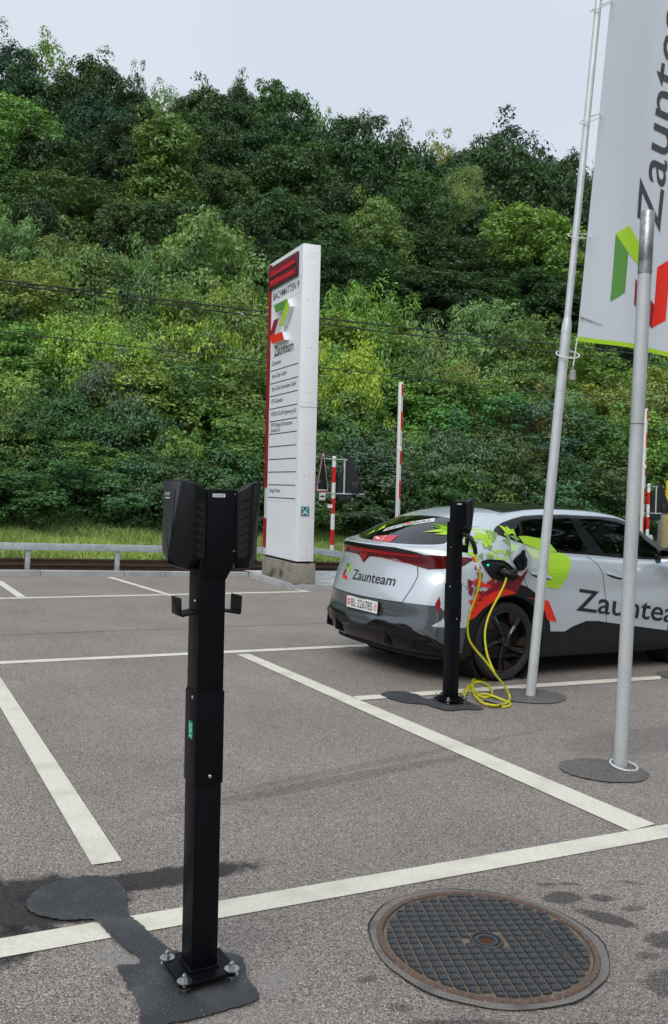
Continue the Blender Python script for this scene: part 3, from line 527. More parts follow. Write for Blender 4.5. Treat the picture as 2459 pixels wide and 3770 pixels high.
ZONES = ((-30, None), (150, 'at the left edge'), (360, 'above the left guard rail'), (610, 'above the near charger'), (770, 'behind the pylon'), (960, 'just right of the pylon'), (1150, 'above the car'), (1360, 'left of the flagpole'), (1600, 'behind the flag'))
byl = {}
for e_, dx_, tp_ in REG:
    n_ = sum(1 for q in REG if q[0]['label'] == e_['label'])
    if n_ == 1: continue
    zn = next((z for x1, z in ZONES if dx_ < x1), None); kind_ = e_['label'].split(' in the')[0].split(' halfway')[0].split(' beyond')[0]
    if zn is None: byl.setdefault(kind_ + ' standing past the edge of the picture', []).append((dx_, e_)); continue
    hgt = 'on the upper slope' if tp_ < 330 else 'halfway up the slope' if tp_ < 520 else 'low on the slope' if tp_ < 700 else 'on the upper bank' if tp_ < 800 else 'on the middle bank' if tp_ < 930 else 'on the lower bank'
    byl.setdefault('%s %s %s' % (kind_, hgt, zn), []).append((dx_, e_))
for lb_, it in byl.items():
    it.sort(key=lambda q: q[0])
    for i_, (dx_, e_) in enumerate(it): e_['label'] = lb_ if len(it) == 1 or 'past the edge' in lb_ else lb_ + ', %s from left' % ORD[i_]
# low dark brambles where the bank meets the grass
g = np.random.default_rng(5)
k = 42000; a = g.uniform(-14, 42, k); b = 20.0 + g.random(k) ** 1.3 * 2.2 + .35 * np.sin(a * 1.1) + .25 * np.sin(a * 2.7 + 1)
h_ = np.clip((b - 19.8) * .85, .1, 1.6) * g.random(k) ** .7; z = hill_z(a, b) + h_
nm = g.normal(size=(k, 3)) * .5 + np.array([.25, -.5, .7]); nm /= np.linalg.norm(nm, axis=1)[:, None]
me = quads_mesh('brambles', np.c_[a * CA - b * SA, a * SA + b * CA, z], nm, g.normal(size=(k, 3)), g.uniform(.07, .14, k), g.uniform(.05, .09, k), g.random(k) * .8, LEAF, .1)
o = bpy.data.objects.new('bramble_thicket', me); COL.objects.link(o); o.color = (.085, .17, .06, 1); tag(o, 'low dark bramble thicket along the top of the grass verge', 'brambles', kind='stuff')
# grass verge
k = 150000; a = np.concatenate([g.uniform(-12, 14, k // 2), g.uniform(-12, 44, k // 2)]); b = g.uniform(17.35, 20.9, k); z = hill_z(a, b)
ln = g.uniform(.10, .30, k) * (1 + .5 * np.sin(a * 2.1) * np.sin(b * 3)); nm = g.normal(size=(k, 3)) * .6 + np.array([SA, -CA, .25]); nm /= np.linalg.norm(nm, axis=1)[:, None]
tg = np.c_[g.normal(size=(k, 2)) * .45, np.ones(k)]
me = quads_mesh('grass', np.c_[a * CA - b * SA, a * SA + b * CA, z + ln * .35], nm, tg, ln, g.uniform(.009, .022, k), np.clip(g.random(k) + .25 * np.sin(a * .9) * np.sin(b * 2), 0, 1), LEAF)
o = bpy.data.objects.new('verge_grass', me); COL.objects.link(o); o.color = (.34, .46, .12, 1); tag(o, 'rough green grass verge between the railway track and the bushes', 'grass', kind='stuff')

# trees across the road to the right, outside the picture: the car windows mirror them
for i, (x, y, h_, w_, k_) in enumerate(((19, 9.5, 14, 8, 'ash'), (22, 3, 15, 9, 'beech'), (20, -4, 14, 8, 'ash'), (14, -13, 13, 9, 'beech'), (4, -17, 12, 9, 'ash'), (-7, -16, 12, 9, 'beech'))):
    me, H0, W0 = CR[k_][i % len(CR[k_])]
    e_ = empty('roadside_tree', (x, y, 0), i * 1.3, label='roadside tree across the car park, seen only mirrored in the car windows', cat='tree', group='trees mirrored in the car windows')
    for nm, data in (('crown', me), ('trunk', TR[k_][i % len(CR[k_])])):
        o = bpy.data.objects.new(nm, data); COL.objects.link(o); o.parent = e_; o.scale = (w_ / W0, w_ / W0, h_ / H0); o.color = (*MD, 1)
# ================================================================ CHARGING POSTS
PLAS = mat('black_plastic', (.005, .0055, .007), .36, var=.1, vscale=30, bump=.05, bscale=700, spec=.28)
PLAS_G = mat('dark_grey_cover', (.040, .044, .050), .33, var=.05, vscale=10)
GREEN_P = mat('green_sticker', (.0, .32, .20), .4); STICK = mat('white_sticker', (.72, .73, .74), .45); PALEG = mat('pale_green_print', (.45, .80, .66), .4)
def wallbox(parent, o, od, ld, label=None, z0=1.335, flip=False):
    """o: where the visible rear edge stands; od: outwards; ld: across the back, away from the viewer (all in the post's frame)"""
    od = Vector((*od, 0)).normalized(); ld = Vector((*ld, 0)).normalized(); O = Vector((*o, z0))
    P3 = lambda d, w_, z: O + od * d + ld * w_ + Vector((0, 0, z))
    Wd, Ht = .150, .262
    # rings from back to front; each ring = near-top, far-top, far-low, far-bottom, near-bottom, near-low
    def ring(d, n_t, n_b, f, zt, zb, zl): return [P3(d, n_t, zt), P3(d, f, zt), P3(d, f, zl), P3(d, f - .035, zb), P3(d, n_b + .035 if n_b < .08 else f - .03, zb), P3(d, n_b, zl)]
    r = [ring(0, 0, 0, Wd, Ht - .014, .0, .05), ring(.048, 0, 0, Wd, Ht + .014, -.002, .045), ring(.080, .023, .105, Wd, Ht + .021, .018, .055)]
    m = MB(); vs = r[0] + r[1] + r[2]; fs = [(0, 1, 2, 3, 4, 5)]; mi = [0]
    for k in (0, 6):
        for i in range(6): fs.append((k + i, k + (i + 1) % 6, k + 6 + (i + 1) % 6, k + 6 + i)); mi.append(0)
    fs.append((12, 13, 14, 15, 16, 17)); mi.append(1)
    m.add(vs, fs); m.m = mi
    wb = m.build('wallbox', [PLAS, PLAS_G], parent, bevel=.005, seg=2)
    if label: wb['label'] = label
    # vent field: recessed dark panel with slanted ribs on both flanks
    for side in (0, 1):
        off = -.0012 if side == 0 else Wd + .0012
        m = MB(); a = [P3(.008, off, .215), P3(.040, off, .226), P3(.040, off, .052), P3(.028, off, .036), P3(.008, off, .040)]
        m.add(a, [(0, 1, 2, 3, 4)]); vp = m.build('vent_panel', mat('vent_black', (.003, .003, .004), .6), wb)
        for k in range(7):
            z = .055 + k * .0262; m = MB(); s_ = -1 if side == 0 else 1
            c = [(.012, z), (.039, z + .013), (.039, z + .0165), (.012, z + .0015)]
            m.add([P3(d, off, zz) for d, zz in c] + [P3(d, off + s_ * .0035 * (d / .039), zz - .001) for d, zz in c], [(0, 1, 5, 4), (1, 2, 6, 5), (2, 3, 7, 6), (3, 0, 4, 7), (4, 5, 6, 7)])
            m.build('vent_rib', PLAS, vp)
    m = MB(); m.add([P3(.0812, .062, .25), P3(.0812, .066, .25), P3(.0812, .085, .10), P3(.0812, .081, .10)], [(0, 1, 2, 3)]); m.build('status_slot', mat('slot_black', (.004, .004, .004), .5), wb)
    return wb, P3
def post(loc, rz, label, boxes, extra):
    e = empty('charging_post', (*loc, 0), rz, up=UPV, label=label, cat='charging post', group='charging posts')
    m = MB(); m.box((0, 0, .052 + .30), (.090, .090, .60)); m.build('lower_tube', BLACK, e, bevel=.003)
    m = MB(); m.box((0, 0, .795), (.097, .097, .298)); sl = m.build('sleeve', BLACK, e, bevel=.003)
    m = MB(); m.box((0, 0, 1.15), (.090, .090, .56)); m.build('upper_tube', BLACK, e, bevel=.003)
    pl, pr = [Vector(v) for v in extra.get('head', ((-.026, -.052), (.066, -.070)))]; n = (pr - pl).normalized(); nn = Vector((-n.y, n.x))
    m = MB(); zb, zt = 1.30, 1.590; back = nn * .07
    pp = [pl, pr, pr + back, pl + back]; tp = [Vector((-.044, -.046)), Vector((.046, -.046)), Vector((.046, .04)), Vector((-.044, .04))]
    m.add([(*p, zb + .06) for p in pp] + [(*p, zt) for p in pp] + [(*p, zb) for p in tp], [(4, 5, 6, 7), (0, 1, 5, 4), (1, 2, 6, 5), (2, 3, 7, 6), (3, 0, 4, 7), (8, 9, 1, 0), (9, 10, 2, 1), (10, 11, 3, 2), (11, 8, 0, 3), (8, 11, 10, 9)])
    br = m.build('head_bracket', BLACK, e, bevel=.003)
    m = MB(); c = pl.lerp(pr, .38) - nn * .0012; m.box((*c, zt - .020), (.040, .0012, .011), math.atan2(n.y, n.x)); tg_ = m.build('name_label', STICK, br)
    text('label_lettering', 'L/V Büro F60', .010, INK, tg_, frame((*(pl.lerp(pr, .20) - nn * .0022), zt - .0235), (n.x, n.y, 0), (0, 0, 1)), width=.033)
    def screw(parent, p, d, r=.0062):
        m = MB(); d = Vector(d).normalized(); M = d.to_track_quat('Z', 'Y').to_matrix(); m.lathe([(r, 0), (r, .0015), (r * .75, .0032), (r * .4, .0034), (r * .35, .001), (0, .001)], 14, c=p, M=M); m.build('screw', STEEL, parent, smooth=True)
    for zz in (1.575, 1.395): screw(br, (*(pl.lerp(pr, .93) - nn * .001), zz), (-nn.x, -nn.y, 0), .0035)
    screw(sl, (-.0486, -.018, .925), (-1, 0, 0)); screw(sl, (.004, -.0486, .672), (0, -1, 0)); screw(e, (-.0451, -.012, 1.232), (-1, 0, 0), .0055)
    # base plate on levelling studs
    m = MB(); hs = .098; c_ = .02
    m.prism([(-hs + c_, -hs), (hs - c_, -hs), (hs, -hs + c_), (hs, hs - c_), (hs - c_, hs), (-hs + c_, hs), (-hs, hs - c_), (-hs, -hs + c_)], .034, .044); m.build('base_plate', BLACK, e, bevel=.001, seg=1)
    m = MB(); m.box((0, 0, .048), (.102, .102, .010)); m.build('weld_collar', BLACK, e, bevel=.004)
    for sx in (-1, 1):
        for sy in (-1, 1):
            x, y = sx * .080, sy * .080
            m = MB(); m.lathe([(0, .0), (.007, .0), (.007, .046)], 12, c=(x, y, 0)); st = m.build('stud_bolt', STEEL, e, smooth=True)
            m = MB(); m.lathe([(.0, .0445), (.024, .0445), (.024, .0475), (.008, .0478)], 24, c=(x, y, 0)); m.build('washer', STEEL, st, smooth=True)
            m = MB(); m.lathe([(.0, .026), (.021, .026), (.021, .029), (.007, .030)], 24, c=(x, y, 0)); m.build('washer', STEEL, st, smooth=True)
            m = MB(); m.lathe([(.0115, .0475), (.0115, .0575), (.009, .0585), (.0085, .064), (.006, .069), (0, .071)], 6, c=(x, y, 0)); m.build('cap_nut', STEEL, st)
    # cable hooks
    for s_ in extra['hooks']:
        x0 = s_ * .0455; m = MB(); t_ = .004; yw = .042
        prof = [(0, 1.196), (s_ * .052, 1.186), (s_ * .058, 1.190), (s_ * .060, 1.246), (s_ * .056, 1.246), (s_ * .054, 1.193), (0, 1.201)]
        k = len(prof); m.add([(x0 + a, -yw, z) for a, z in prof] + [(x0 + a, yw, z) for a, z in prof], [(i, (i + 1) % k, k + (i + 1) % k, k + i) for i in range(k)] + [(0, 1, 5, 6), (1, 2, 3, 4, 5), (k, k + 6, k + 5, k + 1), (k + 1, k + 5, k + 4, k + 3, k + 2)])
        m.build('cable_hook', BLACK, e, bevel=.0012, seg=1)
    wbs = []
    if 'L' in boxes: wbs.append(wallbox(e, pl, (-.99, -.137), (-.137, .99), 'left wallbox with grey slanted cover'))
    if 'R' in boxes: wbs.append(wallbox(e, pr, (.92, -.30), (.30, .92), 'right wallbox'))
    return e, wbs
p1e, wb1 = post((-.35, 2.905), R(30), 'tall black square charging post in the foreground with two wallboxes in a V', 'LR', {'hooks': (-1, 1)})
# stickers on the near post
m = MB(); m.box((-.0491, -.006, .818), (.001, .034, .056)); gs = m.build('green_sticker', GREEN_P, p1e, bevel=.0004, seg=1)
m = MB(); m.lathe([(.0075, 0), (.0115, 0)], 28, c=(-.0499, -.006, .824), M=Matrix(((0, 0, -1), (-1, 0, 0), (0, 1.25, 0)))); m.build('sticker_ring', PALEG, gs)
m = MB(); m.box((-.0499, -.006, .799), (.0006, .018, .004)); m.build('sticker_line', PALEG, gs)
_wb, _P3 = wb1[0]
text('maker_mark', 'Linear', .02, STICK, _wb, frame(_P3(.0815, .130, .232), (Vector((0, 0, 0)) - (_P3(0, 1, 0) - _P3(0, 0, 0))), (0, 0, 1)), width=.034)
m = MB(); m.add([_P3(.0815, .130, .222), _P3(.0815, .098, .222), _P3(.0815, .098, .225), _P3(.0815, .130, .225)], [(0, 1, 2, 3)]); m.build('maker_rule', STICK, _wb)
p2e, wb2 = post((1.002, 7.075), R(30), 'black square charging post beside the car with one wallbox and a yellow cable', 'R', {'hooks': (1,), 'head': ((-.048, -.052), (.060, -.060))})
m = MB(); m.tube(spline([(-.02, .04, 1.59), (-.035, .03, 1.615), (-.02, .01, 1.622), (.01, 0, 1.612), (.05, -.01, 1.598)], 5), [.004] * 21, 6); m.build('aerial_loop', PLAS, p2e, smooth=True)
def pix(px, py, y):      # point on a sight line at depth y (used to measure the hanging cable)
    d = ((px - 1229.5) / F_PX) * _r - ((py - 1885) / F_PX) * _u + _f; t = y / d.y; return Vector((d.x * t, y, CAM_H + d.z * t))
r7 = lambda x, y: (1550 + .3446 * x, 1830 + .3446 * y)
cab = empty('charging_cable', (1.36, 7.4, 0), label='bright yellow charging cable between the far post and the car, coiled on the ground', cat='cable')
Ci = cab.matrix_world.inverted()
YEL = mat('yellow_cable', (.62, .60, .012), .38, var=.04, vscale=20)
h1 = [(452, 395, 7.02), (505, 420, 6.99), (545, 470, 6.97), (570, 530, 6.965), (580, 590, 6.965), (582, 608, 6.965)]
m = MB(); pts = spline([Ci @ pix(*r7(x, y), d) for x, y, d in h1], 4); nq = len(pts); m.tube(pts, [.019 - .003 * i / nq for i in range(nq)], 12); hd = m.build('connector_handle', PLAS, cab, smooth=True)
m = MB(); m.tube([Ci @ pix(*r7(492, 440), 7.01), Ci @ pix(*r7(492, 480), 7.01), Ci @ pix(*r7(494, 515), 7.01)], [.016, .018, .013], 12); m.build('dust_cap', PLAS, hd, smooth=True)
s1 = [(584, 606, 6.965), (596, 680, 6.97), (605, 730, 6.98), (625, 800, 7.0), (632, 870, 7.02), (612, 970, 7.05), (572, 1100, 7.1), (527, 1230, 7.14), (501, 1350, 7.18), (499, 1450, 7.2), (525, 1545, 7.22), (590, 1640, 7.25), (665, 1725, 7.28), (740, 1820, 7.30), (795, 1895, 7.32), (865, 1985, 7.36), (925, 2075, 7.39)]
gpx = [(948, 2140), (935, 2185), (880, 2215), (800, 2225), (720, 2215), (640, 2190), (605, 2150), (620, 2112), (690, 2105), (780, 2130), (880, 2170), (945, 2195), (950, 2225), (900, 2240), (800, 2235), (690, 2210), (610, 2160), (560, 2090), (548, 2020), (580, 1985), (650, 1975), (715, 2010), (757, 2070), (752, 2120), (700, 2140), (640, 2130), (590, 2090), (552, 2030), (550, 1965), (575, 1940), (582, 1960), (520, 2040), (470, 2110), (450, 2105), (462, 2065), (520, 2015), (600, 1968), (700, 1935), (780, 1912)]
s2 = [(788, 1885, 7.46), (752, 1805, 7.50), (708, 1685, 7.58), (686, 1560, 7.65), (684, 1440, 7.70), (708, 1315, 7.76), (760, 1185, 7.82), (838, 1042, 7.88), (893, 925, 7.92), (914, 840, 7.94), (905, 790, 7.95), (888, 768, 7.97)]
pts = [Ci @ pix(*r7(x, y), d) for x, y, d in s1]
rgc = random.Random(2)
for i, (x, y) in enumerate(gpx):
    lay = .010 + .016 * (i % 12 in (3, 4, 5, 8, 9)) ; q = gnd(*r7(x, y), lay); pts.append(Ci @ Vector((q[0], q[1], lay)))
pts += [Ci @ pix(*r7(x, y), d) for x, y, d in s2]
m = MB(); sp = spline(pts, 6); m.tube(sp, .0088, 8); cb = m.build('cable', YEL, cab, smooth=True)
m = MB(); a, b = Ci @ pix(*r7(600, 708), 6.966), Ci @ pix(*r7(611, 765), 6.974); m.tube([a, b], .012, 12); m.build('cable_tag', STICK, cb, smooth=True)
q = gnd(*r7(760, 2215), .02); m = MB(); m.tube([Ci @ Vector((q[0] - .055, q[1] + .05, .03)), Ci @ Vector((q[0] - .02, q[1] + .01, .028)), Ci @ Vector((q[0] + .07, q[1] - .02, .014))], [.012, .014, .012], 8); m.build('cable_strap', RUBBER, cb, smooth=True)
# ================================================================ PYLON SIGN
sc = Vector((-.535, 14.124)); du = Vector((-.407, .914)); dv = Vector((.914, .407)); SW, SD = 1.563, .2955
# local frame: x runs along the front from the far (left) edge to the near (right) edge, -y is the front, z up
sg = empty('pylon_sign', (sc.x + du.x * SW, sc.y + du.y * SW, .075), math.atan2(-du.y, -du.x), up=UPV, label='tall white company pylon sign with red LED display on a weathered concrete plinth', cat='pylon sign')
sg.scale = (1.0304,) * 3; sg.location = (1.0304 * (sc.x + du.x * SW), 1.0304 * (sc.y + du.y * SW), .0287)
PT, PB = 5.36, .40
CONC = spk_mat('weathered_concrete', (.17, .155, .12), (.34, .32, .27), 45, None, .9, (3.5, (.075, .065, .04), .52, .66))
_m = CONC.node_tree; _st = _m.nodes
m = MB(); m.bbox(-.03, SW + .01, -.005, SD + .04, -.02, PB - .035); m.build('plinth', CONC, sg, bevel=.02)
m = MB(); m.bbox(.03, SW - .03, .03, SD - .03, PB - .04, PB + .01); m.build('shadow_gap', mat('gap_black', (.01, .01, .01), .9), sg)
WP = mat('pylon_white', (.86, .88, .90), .32, var=.025, vscale=2); WP2 = mat('pylon_white_cool', (.82, .86, .91), .35, var=.02, vscale=2)
m = MB(); m.bbox(.0, SW - .004, .006, SD, PB, PT); body = m.build('cabinet', WP, sg, bevel=.004)
REDM = mat('pylon_red', (.30, .006, .022), .4)
for z0, z1 in ((PB + .12, PB + .62), (PB + 1.15, PT - .03)):
    m = MB(); m.bbox(-.003, .15, -.004, .012, z0, z1); m.build('red_edge_strip', REDM, sg)
def fp(z0, z1, x0=.16, mm=WP2, nm='front_panel', y=-.002):
    m = MB(); m.bbox(x0, SW - .012, y, .012, z0, z1); return m.build(nm, mm, sg, bevel=.0015, seg=1)
fp(PB + .005, 1.325); fp(1.33, 3.735); fp(3.74, 4.615, mm=WP); fp(4.62, PT - .50); fp(PT - .495, PT - .01, x0=.16, mm=WP)
FM = lambda x, z, y=-.0045: Matrix(((1, 0, 0, x), (0, 0, -1, y), (0, 1, 0, z), (0, 0, 0, 1)))
# seams on the end face
for z in (PB + 2.42,):
    m = MB(); m.bbox(SW - .006, SW - .001, .0, SD + .001, z, z + .008); m.build('panel_joint', mat('joint_grey', (.25, .27, .29), .6), sg)
for z in (5.16, 5.22, 4.5, 3.75, 3.05, PB + 2.36, PB + 2.5, 2.25, 1.75, 1.28, .58, .46):
    for y in (.11, .18):
        m = MB(); m.lathe([(0, .004), (.007, .003), (.009, 0)], 8, c=(SW - .004, y, z), M=Matrix(((0, 0, 1), (1, 0, 0), (0, 1, 0)))); m.build('rivet', STEEL, sg)
# LED display
m = MB(); m.bbox(.10, 1.40, -.035, .004, PT - .47, PT - .09); led = m.build('led_display', mat('led_frame', (.03, .03, .035), .4), sg, bevel=.006)
m = MB(); m.bbox(.135, 1.365, -.0375, -.034, PT - .44, PT - .12); m.build('led_screen', mat('led_red', (.08, .004, .01), .35, emit=(.40, .003, .03, .16)), led)
LEDT = mat('led_text', (.3, .01, .02), .4, emit=(.9, .01, .04, .5))
for z, t_ in ((PT - .255, 'Zaunteam'), (PT - .405, 'Willkommen')): text('led_lettering', t_, .12, LEDT, led, FM(.17, z, -.0385), width=1.1)
m = MB(); m.bbox(.135, 1.365, -.0385, -.0376, PT - .305, PT - .260); m.build('led_dark_row', mat('led_dark', (.015, .004, .006), .4), led)
text('house_lettering', 'BACHMATTEN 9', .17, INK, sg, FM(.25, 4.70), width=1.18, bold=.002)
# raised logo
lg = empty('logo', (0, 0, 0)); lg.parent = sg
for k_, poly in LOGO:
    pl_ = [(.33 + x / 1000, 3.93 + y / 1000 * 1.10) for x, y in poly]; n = len(pl_); m = MB()
    m.add([(x, -.004, z) for x, z in pl_] + [(x, -.082, z) for x, z in pl_], [(i, (i + 1) % n, n + (i + 1) % n, n + i) for i in range(n)], 0)
    tri = tessellate_polygon([[Vector((x, z, 0)) for x, z in pl_]]); m.add([(x, -.082, z) for x, z in pl_], tri, 1); m.build('logo_block', [WHITE, PRINT[k_]], lg)
text('company_lettering', 'Zaunteam', .24, INK, sg, FM(.36, 3.75), width=.88, bold=.003)
names = ['Zaunmarkt', 'Agro-Zeller GmbH', 'Agro-Zeller Immobilien GmbH', 'HTP-Gutzwiller', 'HYDRO-SOLAR Engineering AG', 'APR Allpipes Rohrsysteme', '', '', '', '', 'Garage Frenke']
wid = {'Zaunmarkt': .42, 'Agro-Zeller GmbH': .68, 'Agro-Zeller Immobilien GmbH': 1.12, 'HTP-Gutzwiller': .55, 'HYDRO-SOLAR Engineering AG': 1.15, 'APR Allpipes Rohrsysteme': 1.0, 'Garage Frenke': .52}
z = 3.60
for i, t_ in enumerate(names):
    m = MB(); m.bbox(.20, SW - .10, -.0042, -.0020, z - .095, z - .080); m.build('divider_line', INK, sg)
    if t_:
        text('tenant_lettering', t_, .105, INK, sg, FM(.27, z + (.03 if t_.startswith('APR') else 0)), width=wid[t_])
        if t_.startswith('APR'): text('tenant_lettering', '(Schweiz) AG', .095, INK, sg, FM(.27, z - .055), width=.45)
    z -= .2130
TEAL = mat('assembly_teal', (.0, .16, .17), .4)
m = MB(); m.bbox(SW - .001, SW + .003, .06, .205, 1.11, 1.265); as_ = m.build('assembly_point_sign', [mat('sign_grey_edge', (.5, .52, .52), .4), TEAL], sg, bevel=.001, seg=1)
sy = lambda y, z: (SW + .0042, y, z)
m = MB(); m.bbox(SW + .0025, SW + .0038, .066, .199, 1.116, 1.259); m.build('sign_face', TEAL, as_)
m = MB()
for y, zz, rr in ((.112, 1.193, .008), (.1325, 1.200, .009), (.153, 1.193, .008)):
    m.lathe([(0, 0), (rr, 0)], 12, c=sy(y, zz), M=Matrix(((0, 0, 1), (1, 0, 0), (0, 1, 0)))); m.add([sy(y - rr * 1.2, zz - .012), sy(y + rr * 1.2, zz - .012), sy(y + rr * 1.2, zz - .04), sy(y - rr * 1.2, zz - .04)], [(0, 1, 2, 3)])
for y, zz, a in ((.078, 1.128, 1), (.187, 1.128, 1), (.078, 1.247, -1), (.187, 1.247, -1)):
    s_ = 1 if y < .13 else -1; p = [(0, 0), (.006, 0), (.022, .016), (.022, .006), (.03, .006), (.03, .03), (.006, .03), (.006, .022), (.016, .022), (0, .006)]
    m.add([sy(y + s_ * u_, zz + a * v_) for u_, v_ in p], [tuple(t) for t in tessellate_polygon([[Vector((u_, v_, 0)) for u_, v_ in p]])])
m.build('assembly_pictogram', STICK, as_)
# ================================================================ GUARD RAIL
gr = empty('guard_rail', site(to_site(*gnd(100, 2110))[0], 14.93, .0), label='galvanised box-beam guard rail on thin posts in front of the railway', cat='guard rail')
Gi = gr.matrix_world.inverted()
def beam(p, q, z0a, z1a, z0b, z1b, th=.06):
    p, q = Vector(p), Vector(q); d = (q - p).normalized(); n = Vector((-d.y, d.x)) * th
    vs = [Gi @ Vector((x.x, x.y, z)) for x, z in ((p, z0a), (p, z1a), (p + n, z1a), (p + n, z0a), (q, z0b), (q, z1b), (q + n, z1b), (q + n, z0b))]
    m = MB(); m.add(vs, [(3, 2, 1, 0), (4, 5, 6, 7), (0, 1, 5, 4), (1, 2, 6, 5), (2, 3, 7, 6), (3, 0, 4, 7)]); return m.build('rail_beam', GALV, gr, bevel=.006)
a0 = to_site(*ray_b(380, 1266, 14.93)[:2])[0]; a1 = to_site(*ray_b(735, 1270, 14.93)[:2])[0]
beam(site(a0 - 4.0, 14.93)[:2], site(a0 - .005, 14.93)[:2], .385, .50, .39, .505); beam(site(a0 + .005, 14.93)[:2], site(a1, 14.93)[:2], .39, .505, .41, .525)
beam(site(a0 - 14.0, 14.93)[:2], site(a0 - 4.01, 14.93)[:2], .36, .475, .385, .50)
beam(site(a1, 14.93)[:2], site(a1 + .6, 14.75)[:2], .41, .525, .35, .465); beam(site(a1 + .6, 14.75)[:2], site(a1 + 1.9, 14.3)[:2], .35, .465, .14, .25)
for px in (-330, 100, 430, 830):
    x, y = gnd(px, 2104, .07); a = to_site(*ray_b(px / 1.58443, 1330, 14.97)[:2])[0]; c = Gi @ Vector(site(a, 14.985, .215))
    m = MB(); m.box(c, (.075, .05, .46), SITE); m.build('rail_post', GALV, gr, bevel=.004)
for a in (a0 - .06, a0 + .06):
    for z in (.43, .47):
        m = MB(); m.lathe([(0, .008), (.010, .006), (.012, 0)], 8, c=Gi @ Vector(site(a, 14.928, z)), M=Vector(site(0, -1)).to_track_quat('Z', 'Y').to_matrix()); m.build('bolt', STEEL, gr)
# ================================================================ LEVEL CROSSING
REDW = mat('signal_red', (.62, .012, .014), .4); SWH = mat('signal_white', (.80, .80, .78), .4); BLK = mat('signal_black', (.009, .010, .012), .5); REFL = mat('reflective_grey', (.50, .52, .54), .35)
def crossing_signal(x, y, zb, zt, label, front_tri):
    e = empty('crossing_signal', (x, y, zb), R(0), up=UPV, label=label, cat='signal', group='level crossing signals'); Hh = zt - zb
    edges = [0, .22] + [.22 + .355 * i for i in range(1, 20)]; zz = Hh; i = 0
    bands = []; z_hi = Hh
    seq = [(.23, 0)] + [(.35, 1), (.36, 0)] * 6
    for ln_, c in seq:
        z_lo = max(0, z_hi - ln_)
        if z_hi <= 0: break
        m = MB(); m.lathe([(.046, z_lo), (.046, z_hi - .001)], 16); m.build('pole_band', (SWH, REDW)[c], e, smooth=True); z_hi = z_lo
    m = MB(); m.lathe([(0, Hh + .02), (.03, Hh + .018), (.047, Hh), (.047, Hh - .02)], 16); m.build('pole_cap', SWH, e, smooth=True)
    def tri(cx, cy, ang, s_, z0, h_, nm='warning_board', lamp=True, front=False):
        d = Vector((math.cos(ang), math.sin(ang))); n = Vector((-d.y, d.x))
        def P_(u_, z, o_=0): return (cx + d.x * u_ + n.x * o_, cy + d.y * u_ + n.y * o_, z)
        pts = [(-s_ / 2, z0 + .03), (-s_ / 2 + .03, z0), (s_ / 2 - .03, z0), (s_ / 2, z0 + .03), (.04, z0 + h_ - .02), (0, z0 + h_), (-.04, z0 + h_ - .02)]; k = len(pts)
        m = MB(); m.add([P_(u_, z, -.01) for u_, z in pts] + [P_(u_, z, .01) for u_, z in pts], [(i, (i + 1) % k, k + (i + 1) % k, k + i) for i in range(k)] + [tuple(range(k)), tuple(range(2 * k - 1, k - 1, -1))]); b = m.build(nm, BLK, e)
        if front:
            sgn = -1
            for sc_, mm, o_ in ((1.0, REDW, .0115), (.93, SWH, .0125), (.82, BLK, .0135)):
                c = (0, z0 + h_ * .36); q = [(u_ * sc_, c[1] + (z - c[1]) * sc_) for u_, z in pts]; m = MB(); m.add([P_(u_, z, sgn * o_) for u_, z in q], [tuple(range(k))]); m.build('border', mm, b)
        else:
            m = MB(); m.box(P_(-s_ * .12, z0 + h_ * .46, -.035), (.035, .05, h_ * .86), ang); m.build('back_strut', GALV, b)
            m = MB(); m.box(P_(0, z0 + .03, -.03), (s_ * .95, .03, .025), ang); m.build('cross_bar', GALV, b)
            m = MB(); m.box(P_(.16, z0 + .17, -.05), (.17, .08, .26), ang); m.build('lamp_housing', BLK, b, bevel=.01)
            m = MB(); m.box(P_(-.1, z0 - .08, .03), (.34, .10, .15), ang); m.build('lower_housing', BLK, b, bevel=.01)
        return b
    tri(.34, .10, R(-6), .78, Hh - .86, .90)
    if front_tri:
        b = tri(-.26, -.12, R(68), .72, Hh - .80, .92, front=True)
        for u_ in (-.10, .10):
            m = MB(); m.lathe([(.0, 0), (.068, 0), (.072, .30), (.066, .30), (.062, .02)], 14, c=(-.29, -.16 + u_, Hh - .60), M=Matrix(((0, 0, -1), (0, 1, 0), (1, 0, 0)))); m.build('lamp_visor', mat('visor_black', (.02, .022, .025), .35), b, smooth=True)
        m = MB(); m.box((-.25, -.14, Hh - .90), (.15, .01, .17), R(20)); pl_ = m.build('arrow_plate', SWH, b, bevel=.004)
        dd = Vector((math.cos(R(20)), math.sin(R(20)), 0)); nn_ = Vector((math.sin(R(20)), -math.cos(R(20)), 0)); c = Vector((-.25, -.14, Hh - .90)) + nn_ * .007
        ar = [(-.05, -.015), (.0, -.015), (.0, -.045), (.055, 0), (.0, .045), (.0, .015), (-.05, .015)]
        m = MB(); m.add([c + dd * u_ + Vector((0, 0, v_)) for u_, v_ in ar], [tuple(t) for t in tessellate_polygon([[Vector((u_, v_, 0)) for u_, v_ in ar]])]); m.build('arrow', BLK, pl_)
        m = MB(); m.box((-.07, -.05, Hh - 1.12), (.11, .005, .08), R(5)); m.build('number_plate', SWH, e)
    for z in (Hh - .06, Hh - .84):
        m = MB(); m.lathe([(.050, z - .03), (.052, z), (.050, z + .03)], 16); m.build('clamp', GALV, e, smooth=True)
        m = MB(); m.tube([(-.26, -.05, z + .02), (.30, .07, z)], .012, 6); m.build('bracket_arm', GALV, e)
p = pix(1222, 2035, 20.5); crossing_signal(p.x, p.y, p.z - .05, pix(1228, 1682, 20.5).z, 'red and white banded crossing signal post with black triangular boards beside the pylon', True)
